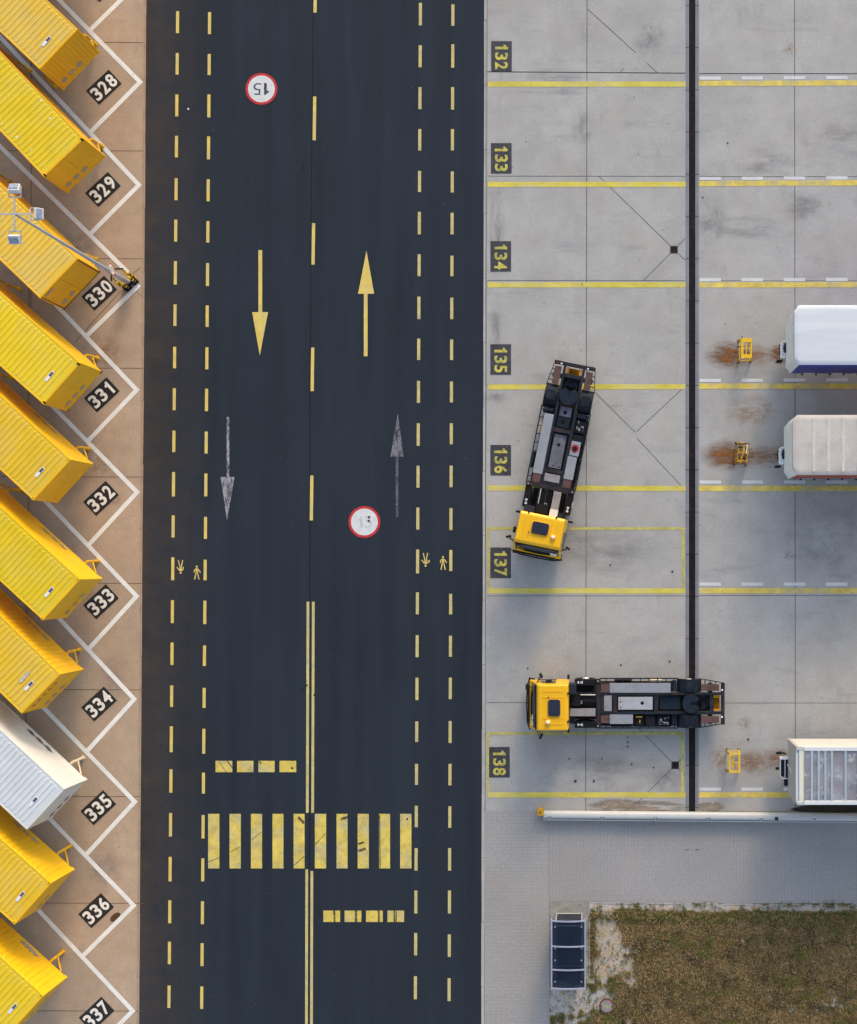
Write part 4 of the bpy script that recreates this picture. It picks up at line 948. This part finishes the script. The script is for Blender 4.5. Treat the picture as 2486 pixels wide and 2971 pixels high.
# ------------------------------------------------------------------ trestles that prop up parked trailers
def trestle(px, py, rz, label, kind):
    zt = .95; x, yy = P(px, py, zt)
    t = thing('trailer_trestle', label, 'trestle', (x,yy,0), rz, 'yellow trestles standing in the bays')
    m = {'plate':TREST,'rusty':TRESTR,'pale':TRESTP}[kind]
    a, b = .27, .49
    q = MB()
    for s in (-1,1): q.box(s*a,s*(a-.06),-b,b,zt-.06,zt); q.box(-a+.06,a-.06,s*b,s*(b-.06),zt-.06,zt-.001)
    q.build('top_frame', m, t, bevel=.006, seg=1)
    for sx in (-1,1):
        for sy in (-1,1):
            o = MB().bar((sx*(a-.03),sy*(b-.03),zt-.06),(sx*(a+.02),sy*(b+.02),.02),.05,.05).build('leg', m, t)
            MB().box(sx*(a+.02)-.06,sx*(a+.02)+.06,sy*(b+.02)-.06,sy*(b+.02)+.06,0,.018).build('foot_plate', RUSTI, o)
    q = MB()
    for s in (-1,1): q.bar((s*a,-b,.3),(s*a,b,.3),.04,.04); q.bar((-a,s*b,.3),(a,s*b,.3),.04,.04)
    q.build('lower_frame', m, t)
    if kind == 'plate':
        MB().box(-a+.06,a-.02,.30,b-.003,zt-.02,zt+.012).build('end_plate', m, t, bevel=.005, seg=1); MB().box(-a+.06,a-.02,-b+.003,-.30,zt-.02,zt+.012).build('end_plate', m, t, bevel=.005, seg=1)
        MB().box(-a+.05,-a+.12,-.3,.3,zt-.04,zt+.004).build('side_plate', m, t)
        q = MB(); q.box(-.03,.0+.02,-.3,.3,zt-.1,zt-.02); q.box(-a+.12,a-.05,-.01,.04,zt-.12,zt-.03); q.bar((.0,.1,zt-.05),(.12,.26,zt-.1),.04,.04); q.build('cross_bar', m, t)
        q = MB(); q.tube([(-.2,.47,.8),(-.2,.64,.8)], .02, 8); q.tube([(-.27,.11,.75),(-.40,.11,.75)], .025, 8); q.tube([(-.27,.44,.75),(-.33,.44,.75)], .03, 8); q.build('pin', BLACK, t)
        MB().box(-.25,-.14,-.485,-.44,zt+.013,zt+.02).build('label_plate', LABELW, t)
    elif kind == 'rusty':
        q = MB()
        for s in (-1,1): q.box(-a+.05,a-.05,s*.36,s*.41,zt-.08,zt-.01)
        q.build('cross_bar', m, t)
        q = MB(); q.box(-.02,.02,-.36,.36,zt-.2,zt-.14); q.box(-a+.05,a-.05,-.02,.03,zt-.2,zt-.15); q.tube([(-.08,-.28,zt-.1),(.02,-.1,zt-.05),(.0,.28,zt-.06)], .022, 6); q.tube([(.05,.3,zt-.05),(.05,.05,zt-.02),(.2,-.02,zt-.04)], .022, 6); q.build('jack', TREST, t)
        MB().box(.14,.19,-.02,.42,zt-.02,zt+.03).build('handle', LABELW, t)
        MB().box(-a+.05,a-.05,-.36,-.2,.32,.4).build('dark_panel', DARKF, t); MB().box(-a+.05,a-.05,.26,.36,.32,.4).build('dark_panel', DARKF, t)
    else:
        q = MB()
        for s in (-1,1): q.box(-a+.05,a-.05,s*.37,s*.41,zt-.05,zt-.002)
        q.box(-.02,a-.05,-.02,.03,zt-.06,zt-.005); q.bar((-.10,.33,zt-.12),(-.07,-.3,zt-.12),.10,.03); q.bar((-.1,.1,zt-.09),(.1,-.2,zt-.09),.05,.03); q.build('cross_bar', m, t)
        q = MB(); q.tube([(.13,-.12,zt-.02),(.13,-.40,zt-.01)], .022, 6); q.build('handle', pm('orange_handle', (.6,.27,.10), .1,4,.05,30,.5), t)
        q = MB(); q.tube([(-.27,.44,.7),(-.33,.44,.7)], .03, 8); q.tube([(-.27,-.42,.7),(-.33,-.42,.7)], .03, 8); q.build('pin', BLACK, t)
trestle(2165, 1010, 0, 'yellow trestle with broad end plates before the white roofed trailer', 'plate')
trestle(2155, 1312.5, R(-6.5), 'rusty black and yellow trestle with a white handle before the beige trailer', 'rusty')
trestle(2131, 2214, 0, 'pale yellow open trestle with an orange handle before the box trailer', 'pale')

# ------------------------------------------------------------------ lamp post, its sign and guard
lx, ly = P(373, 819)
t = thing('lamp_post', 'tall grey lamp post with four floodlights reaching over bay 330', 'lamp post', (lx,ly,0))
MT = 12.7
MB().cyl((0,0,.02),(0,0,MT), .115, .05, 20).build('pole', GALV, t, smooth=False)
MB().box(-.2,.2,-.2,.2,0,.03).build('base_plate', GALV, t)
MB().box(-.62,.62,-.028,.028,MT-.03,MT+.03).build('cross_arm', GALV, t); MB().box(-.028,.028,-.68,.68,MT+.031,MT+.085).build('cross_arm', GALV, t)
def flood(dx, dy, ang):
    o = bpy.data.objects.new('floodlight', None); COL.objects.link(o); o.parent = t; o.location = (dx,dy,MT); o.rotation_euler = (0,0,ang)
    MB().obox((.34,0,.02),(.36,.44,.22),Matrix.Rotation(R(28),3,'Y')).build('housing', LAMPB, o, bevel=.03)
    MB().obox((.34-.055,0,.02-.125),(.30,.38,.02),Matrix.Rotation(R(28),3,'Y')).build('lamp_glass', LAMPG, o)
    MB().obox((.36+.055,0,.02+.115),(.22,.36,.02),Matrix.Rotation(R(28),3,'Y')).build('top_fin', LAMPG, o)
    q = MB(); q.box(-.02,.03,-.24,.24,-.03,.02); q.box(.0,.36,.235,.26,-.02,.02); q.box(.0,.36,-.26,-.235,-.02,.02); q.build('yoke', GALV, o)
flood(.62,0,0); flood(0,.68,math.pi/2); flood(-.62,0,math.pi); flood(0,-.68,-math.pi/2)
sx, sy = P(324.5, 781, 2.5)
sg = thing('speed_sign', 'round red rimmed 15 sign fixed to the lamp post above its guard', 'sign', (sx,sy,0), R(14))
# the sign plate faces the road (+x) and stands upright
def ring(r0, r1, xx, n=40):
    q = MB(); vs = []
    for r in ((r0,r1) if r0 else (r1,)): vs += [(xx, r*math.cos(2*math.pi*i/n), 2.5+r*math.sin(2*math.pi*i/n)) for i in range(n)]
    if r0: q.add(vs, [(i,n+i,n+(i+1)%n,(i+1)%n) for i in range(n)])
    else: q.add(vs, [tuple(range(n))])
    return q
q = MB(); q.cyl((-.02,0,2.5),(.0,0,2.5),.315,.315,40); q.build('plate', GALV, sg)
ring(.255,.315,.004).build('red_rim', pm('sign_red', (.55,.03,.02), .05,3,.03,30,.4), sg); ring(0,.256,.003).build('face', pm('sign_white', (.75,.74,.70), .04,3,.02,30,.4), sg)
o = text_obj('numerals', '15', .27, .22, BLACK, sg, (.006,0,2.5), 0, .01); o.rotation_euler = (math.pi/2,0,math.pi/2)
q = MB(); d = Vector((lx-sx,ly-sy)); d.rotate(Matrix.Rotation(-R(14),2)); q.bar((-.02,0,2.6),(d.x,d.y,2.6),.04,.04); q.bar((-.02,0,2.4),(d.x,d.y,2.4),.04,.04); q.build('bracket', GALV, sg)
gd = thing('crash_guard', 'black and yellow striped crash guard around the lamp post foot', 'guard', (lx,ly,0))
def gpost(px, py, zt, foot):
    bx, by = P(px, py, zt); bx -= lx; by -= ly
    o = bpy.data.objects.new('guard_post', None); COL.objects.link(o); o.parent = gd; o.location = (bx,by,0)
    q = MB(); n = 5
    for k in range(n): q.cyl((0,0,k*zt/n),(0,0,(k+1)*zt/n-.0005), .07, .07, 14, k % 2)
    q.dome((0,0,zt),.085,.07,14,4,0); q.build('striped_tube', [TREST, BLACK], o)
    if foot: MB().prism([(.2,0),(0,.2),(-.2,0),(0,-.2)], 0, .12).build('rubber_foot', BLACK, o, bevel=.02)
    return bx, by
g = [gpost(368.5,791,1.1,False), gpost(372.5,804,1.0,True), gpost(338.5,820,1.1,False), gpost(353,822,1.0,True)]
q = MB()
q.bar((g[0][0],g[0][1],.95),(g[1][0],g[1][1],.9),.06,.12); q.bar((g[2][0],g[2][1],.95),(g[3][0],g[3][1],.9),.06,.12); q.build('guard_board', BLACK, gd)
for (a, b) in (((333,780),(358,779)), ((323.5,796),(323.5,815))):
    p0, p1 = P(*a,1.5), P(*b,1.5)
    MB().bar((p0[0]-lx,p0[1]-ly,1.5),(p1[0]-lx,p1[1]-ly,1.5),.055,.09).build('guard_rail', BLACK, gd)
for (a, za, b, zb2) in (((355,782),1.45,(368,790),1.0), ((325,803),1.45,(339,818),1.0)):
    p0, p1 = P(*a,za), P(*b,zb2); q = MB(); v0, v1 = Vector((p0[0]-lx,p0[1]-ly,za)), Vector((p1[0]-lx,p1[1]-ly,zb2))
    for k in range(5): q.cyl(v0.lerp(v1,k/5), v0.lerp(v1,(k+1)/5-.002), .035, .035, 10, k % 2)
    q.build('striped_stay', [TREST, BLACK], gd)
for px, py in ((391,816.5),(369,835.5)):
    x, yy = P(px, py); MB().prism([(.2,0),(0,.21),(-.2,0),(0,-.21)], 0, .16).build('rubber_foot', BLACK, gd, (x-lx,yy-ly,0), R(10), bevel=.03)
x0, y0 = P(391,816.5); x1, y1 = P(369,835.5)
MB().bar((x0-lx,y0-ly,.10),(x1-lx,y1-ly,.10),.12,.10).build('foot_rail', BLACK, gd)

# ------------------------------------------------------------------ white barrier south of the yard
bx0, by0 = P(1576, 2360.3, 0)
t = thing('barrier', 'long white rounded barrier beam between the yard and the block paving', 'barrier', (bx0,by0,0), R(-.5))
BLN = 26.0; q = MB(); n = 16; vs = []
sec = [( .17,.05),(.18,.60),(.15,.745),(.06,.80),(-.09,.79),(-.16,.75),(-.19,.66),(-.19,.05)]
for xx in (0,BLN): vs += [(xx,yv*.92,z*.6) for yv, z in sec]
k = len(sec); q.add(vs, [(i,(i+1)%k,k+(i+1)%k,k+i) for i in range(k)]+[tuple(range(k-1,-1,-1)), tuple(range(k,2*k))]); q.build('beam', WBEAM, t, bevel=.05, seg=4)
q = MB().box(.0,BLN,-.27,-.24,.33,.385).build('rail', WBEAM, t)
xx = .28; 
for k in range(10):
    o = MB().box(xx,xx+.05,-.25,-.15,.35,.40).build('bracket', WBEAM, t)
    for dx in (-.05,.07): MB().box(xx+dx,xx+dx+.035,-.13,-.06,.45,.487).build('bolt', BLACK, o)
    MB().box(xx,xx+.05,-.265,-.18,0,.33).build('stanchion', WBEAM, t); xx += 2.62
MB().box(11.45,11.62,-.15,.0,.46,.51).build('junction_box', HATCH, t)
px, py = P(1566.5,2359,.55)
t = thing('bollard', 'short ochre yellow post at the west end of the white barrier', 'bollard', (px,py,0))
MB().prism([(.16,.12),(.12,.16),(-.12,.16),(-.16,.12),(-.16,-.12),(-.12,-.16),(.12,-.16),(.16,-.12)], 0, .55).build('post', YPOST, t, bevel=.02)
MB().cyl((-.02,-.0,.55),(-.02,-.0,.575),.04,.035,12).build('cap_bolt', BLACK, t)

# ------------------------------------------------------------------ glass shelter
ZS = 2.45
sx0, sy0 = P(1597.5, 2667, ZS); sx1, sy1 = P(1698, 2872, ZS)
cx, cy = (sx0+sx1)/2, (sy0+sy1)/2; wx, wy = (sx1-sx0)/2, (sy0-sy1)/2
t = thing('shelter', 'open sided shelter with a curved dark glass roof beside the paving', 'shelter', (cx,cy,0))
def zarch(fx): return ZS+.13*(1-fx*fx)
tg = NT('tinted_roof_glass'); tg.b.inputs['Base Color'].default_value = (.009,.017,.036,1); tg.b.inputs['Roughness'].default_value = .08; tg.b.inputs['Specular IOR Level'].default_value = .5
v = tg.coord(False); tr = tg.n('ShaderNodeBsdfTransparent'); tr.inputs[0].default_value = (.24,.30,.42,1); mx = tg.n('ShaderNodeMixShader')
tg.l(tg.rng(tg.noise(v,1.2,3),.3,.7,.62,.82), mx.inputs[0]); tg.l(tr.outputs[0], mx.inputs[1]); tg.l(tg.b.outputs[0], mx.inputs[2]); tg.l(mx.outputs[0], tg.out.inputs[0])
TINT = tg.m
bars = [wy-.10, wy-.10-1.21, wy-.10-2.33, -wy+.06]
NB = 14
for i in range(3):
    q = MB(); vs = []
    ya, yb = bars[i]-.02, bars[i+1]+.02
    for k in range(NB+1):
        f = -1+2*k/NB; vs += [(f*(wx-.05), ya, zarch(f)-.03), (f*(wx-.05), yb, zarch(f)-.03)]
    q.add(vs, [(2*k+1,2*k+3,2*k+2,2*k) for k in range(NB)]); o = q.build('roof_glass', TINT, t, smooth=True)
for yb in bars:
    q = MB(); pts = [((-1+2*k/NB)*(wx-.02), yb, zarch(-1+2*k/NB)) for k in range(NB+1)]
    for a, b in zip(pts[:-1],pts[1:]): q.bar(a, b, .06, .06)
    q.build('roof_bar', SHFR, t)
for s in (-1,1): MB().box(s*(wx-.06),s*wx,-wy,wy,ZS-.05,ZS+.04).build('eaves_rail', SHFR, t, bevel=.01)
for sx_ in (-1,1):
    for yy in (wy-.38, wy-1.4, -wy+1.4, -wy+.38): MB().box(sx_*(wx-.20)-.03,sx_*(wx-.20)+.03,yy-.03,yy+.03,0,ZS+.05).build('post', SHFR, t)
ex = wx-.20
for ye in (wy-.38, -wy+.38):
    q = MB(); q.box(-ex,ex,ye-.025,ye+.025,.08,.16); q.box(-ex,ex,ye-.025,ye+.025,ZS-.15,ZS-.09)
    o = q.build('end_frame', pm('pale_metal_frame', (.52,.51,.48), .08,3,.05,30,.5), t)
    MB().box(-ex+.03,ex-.03,ye-.006,ye+.006,.16,ZS-.15).build('end_glass', TINT, o)
MB().box(ex-.006,ex+.006,-wy+.42,wy-.42,.2,ZS-.1).build('back_glass', TINT, t)
q = MB()
for k in range(5): q.box(ex-.42+k*.075,ex-.42+k*.075+.055,-wy+.7,wy-.7,.44,.47)
for yy in (-1.0,0,1.0): q.box(ex-.4,ex-.05,yy-.03,yy+.03,0,.44)
q.build('bench', BENCH, t)
MB().box(-ex+.02,ex-.02,-wy+.42,wy-.42,.004,.02).build('dark_floor', pm('near_black_floor', (.012,.014,.018), .15,2,.1,20,.8), t)  # near-black sheet laid over the shelter floor

# ------------------------------------------------------------------ rough ground with grass
def gz(px, py): # sandy share of the ground, 0 grass .. 1 sand
    n1 = noise.fractal((px*.016, py*.016, 1.7), 1.0, 2.0, 5); n2 = noise.fractal((px*.055, py*.055, 5.1), 1.0, 2.0, 4)
    left = max(0, 1-(px-1594)/230) if py > 2832 else max(0, 1-(px-1709)/125)
    blob = math.exp(-(((px-1790)/42)**2+((py-2762)/55)**2))+.8*math.exp(-(((px-1770)/30)**2+((py-2690)/45)**2))+.7*math.exp(-(((px-1745)/60)**2+((py-2820)/30)**2))+.9*math.exp(-(((px-1660)/80)**2+((py-2900)/40)**2))
    top = math.exp(-((py-2630-(px-1711)*.008)/11)**2)
    rim = math.exp(-((px-1716)/9)**2)*.9
    return .55*left+.75*blob+1.0*top-.85*rim*(py < 2830)+(.75 if px < 1850 else .38)*n1+.5*n2-.2
q = MB(); vs = []; cols = []
GX0, GX1, GY0, GY1 = 1594, 2640, 2622, 3080; st = 2.6
nx, ny = int((GX1-GX0)/st), int((GY1-GY0)/st); idx = {}
def cmix(a, b, f): return tuple(a[i]+(b[i]-a[i])*f for i in range(3))
for i in range(nx+1):
    for k in range(ny+1):
        px, py = GX0+i*st, GY0+k*st
        s = gz(px,py); f = min(1, max(0, (s-.12)/.3)); n3 = noise.noise((px*.05,py*.05,9)); n4 = noise.fractal((px*.02,py*.03,3),1.0,2.0,4)
        soil = cmix((.165,.115,.062), (.115,.115,.042), min(1,max(0,.5+n4*1.3)))
        soil = cmix(soil, (.21,.15,.09), min(1,max(0,n3)))
        sand = cmix((.46,.37,.26), (.46,.44,.42), min(1,max(0,.45+n3*1.1+(.3 if py < 2645 or py > 2860 else -.25))))
        x, yv = P(px,py); z = -.015+.02*noise.noise((px*.03,py*.03,2))+ (0 if f > .5 else .02)
        vs.append((x,yv,z)); cols.append((*cmix(soil, sand, f),1))
fs = []
for i in range(nx):
    for k in range(ny):
        px, py = GX0+(i+.5)*st, GY0+(k+.5)*st
        if px < 1711 and py < 2832: continue
        fs.append((i*(ny+1)+k, i*(ny+1)+k+1, (i+1)*(ny+1)+k+1, (i+1)*(ny+1)+k))
q.add(vs, fs)
tm = NT('sandy_soil'); at = tm.n('ShaderNodeVertexColor'); at.layer_name = 'soil'; v = tm.coord(False)
c_ = tm.scale(at.outputs[0], tm.math('MULTIPLY', tm.rng(tm.noise(v,9,5,.7),.3,.7,.72,1.28), tm.rng(tm.noise(v,40,3),.3,.7,.8,1.2)))
tm.l(c_, tm.b.inputs['Base Color']); tm.b.inputs['Roughness'].default_value = .95; tm.b.inputs['Specular IOR Level'].default_value = .1
bp = tm.n('ShaderNodeBump'); bp.inputs['Strength'].default_value = .6; bp.inputs['Distance'].default_value = .05; tm.l(tm.noise(v,14,5,.7), bp.inputs['Height']); tm.l(bp.outputs[0], tm.b.inputs['Normal'])
go = q.build('rough_ground', tm.m, smooth=True, kind='structure')
ca = go.data.color_attributes.new('soil','FLOAT_COLOR','POINT'); ca.data.foreach_set('color', [c for cc in cols for c in cc])
rg = random.Random(11); q = MB()
def tuft(px, py, hgt, nb, m, spread=.05):
    x, yv = P(px,py)
    for b in range(nb):
        a = rg.uniform(0,6.283); l = hgt*rg.uniform(.6,1.3); ln = rg.uniform(.2,.9); wd = rg.uniform(.010,.022)
        ox, oy = x+rg.gauss(0,spread), yv+rg.gauss(0,spread); dx, dy = math.cos(a), math.sin(a); tx, ty = -dy*wd, dx*wd
        mx_, my_, mz_ = ox+dx*l*ln*.45, oy+dy*l*ln*.45, l*.6; ex_, ey_, ez_ = ox+dx*l*ln, oy+dy*l*ln, l*(.9-.4*ln)
        q.add([(ox-tx,oy-ty,-.01),(ox+tx,oy+ty,-.01),(mx_+tx*.8,my_+ty*.8,mz_),(mx_-tx*.8,my_-ty*.8,mz_),(ex_,ey_,ez_)], [(0,1,2,3),(3,2,4)], m)
cnt = 0
while cnt < 17000:
    px, py = rg.uniform(1596,2560), rg.uniform(2624,3030)
    if px < (1712+rg.uniform(-7,4)) and py < 2835: continue
    s = gz(px,py)
    if s > .26: 
        if rg.random() > .10: continue
    edge = py < 2672 and px > 1720
    nn = noise.fractal((px*.022,py*.022,7),1.0,2.0,4); g2 = noise.noise((px*.06,py*.06,12)); gg = noise.fractal((px*.008,py*.014,17),1.0,2.0,4)
    r = rg.random()
    nearsand = s > -.02
    if s > .26: m = 0 if r < .8 else 1
    elif edge: m = 0 if r < .45 else (1 if r < .85 else 3)
    elif px < 1800 and nearsand: m = 0 if r < .6 else (4 if r < .75 else 1)
    elif gg < -.2: m = 3 if r < .55 else 1
    elif gg > .38: m = 0 if r < .4 else (4 if r < .6 else 1)
    elif nn > .05: m = 1 if r < .5 else (2 if r < .88 else 3)
    elif g2 > .35: m = 4 if r < .6 else 0
    else: m = 1 if r < .5 else (3 if r < .85 else (2 if r < .95 else 0))
    tuft(px, py, .16 if edge else .11, 6 if edge else 4, m, .06); cnt += 1
GM = [pm('olive_green_blades', (.095,.125,.022), .25, 2, .2, 30, .8, rnd=False), pm('dry_brown_blades', (.26,.172,.068), .25, 2, .2, 30, .85, rnd=False),
      pm('dark_dead_blades', (.055,.042,.028), .25, 2, .2, 30, .9, rnd=False), pm('tan_straw_blades', (.34,.25,.125), .25, 2, .2, 30, .85, rnd=False), pm('yellow_green_blades', (.23,.22,.04), .25, 2, .2, 30, .8, rnd=False)]
gr = q.build('dry_grass', GM, kind='stuff'); gr['label'] = 'dry brown and olive rough grass in the sandy corner'; gr['category'] = 'grass'
for k in range(900):
    px, py = rg.uniform(1714,2540), rg.uniform(2634,3000); n5 = noise.noise((px*.02,py*.035,21))
    if gz(px,py) > .1 or rg.random() > .5+n5: continue
    pr = rg.random(); low = py > 2780
    tuft(px, py, .17, 12, (2 if pr < .5 else (1 if pr < .85 else 4)) if low else (0 if pr < .45 else (1 if pr < .85 else 4)), .09)
for k in range(260):
    px, py = rg.uniform(1597,1800), rg.uniform(2626,2990)
    if px < 1712 and py < 2836: continue
    if noise.noise((px*.05,py*.05,31)) < .12: continue
    tuft(px, py, .12, 16, 0 if rg.random() < .8 else 4, .09)
rk = MB()
for k in range(120):
    px, py = rg.uniform(1715,2486), rg.uniform(2640,2965); x, yv = P(px,py); r = rg.uniform(.012,.05)
    rk.dome((x,yv,.0), r, r*.7, 7, 3)
o = rk.build('pebbles', pm('pale_pebble', (.36,.30,.25), .2, 4, .1, 30, .9, rnd=False), kind='stuff'); o['label'] = 'small pale stones lying among the dry grass'; o['category'] = 'stones'
# round well cover standing a little proud of the soil
x, yv = P(1759, 2921, .08)
t = thing('well_cover', 'round grey well cover with a faded red rim and yellow numbers', 'cover', (x,yv,0))
MB().cyl((0,0,-.05),(0,0,.07), .37, .36, 40).build('iron_rim', RUSTI, t); MB().cyl((0,0,.07),(0,0,.085), .325, .322, 40).build('red_ring', COVERR, t)
o = MB().cyl((0,0,.085),(0,0,.09), .265, .263, 36).build('lid', COVERG, t)
for vx, vy in ((-.27,.02),(.26,-.03)): MB().disc((vx,vy), .035, .092, 12).build('lifting_hole', HOLE, o)
text_obj('numerals', '1 1 8', .42, .14, P_DIGY, o, (0,-.01,.094), R(-12), .02)
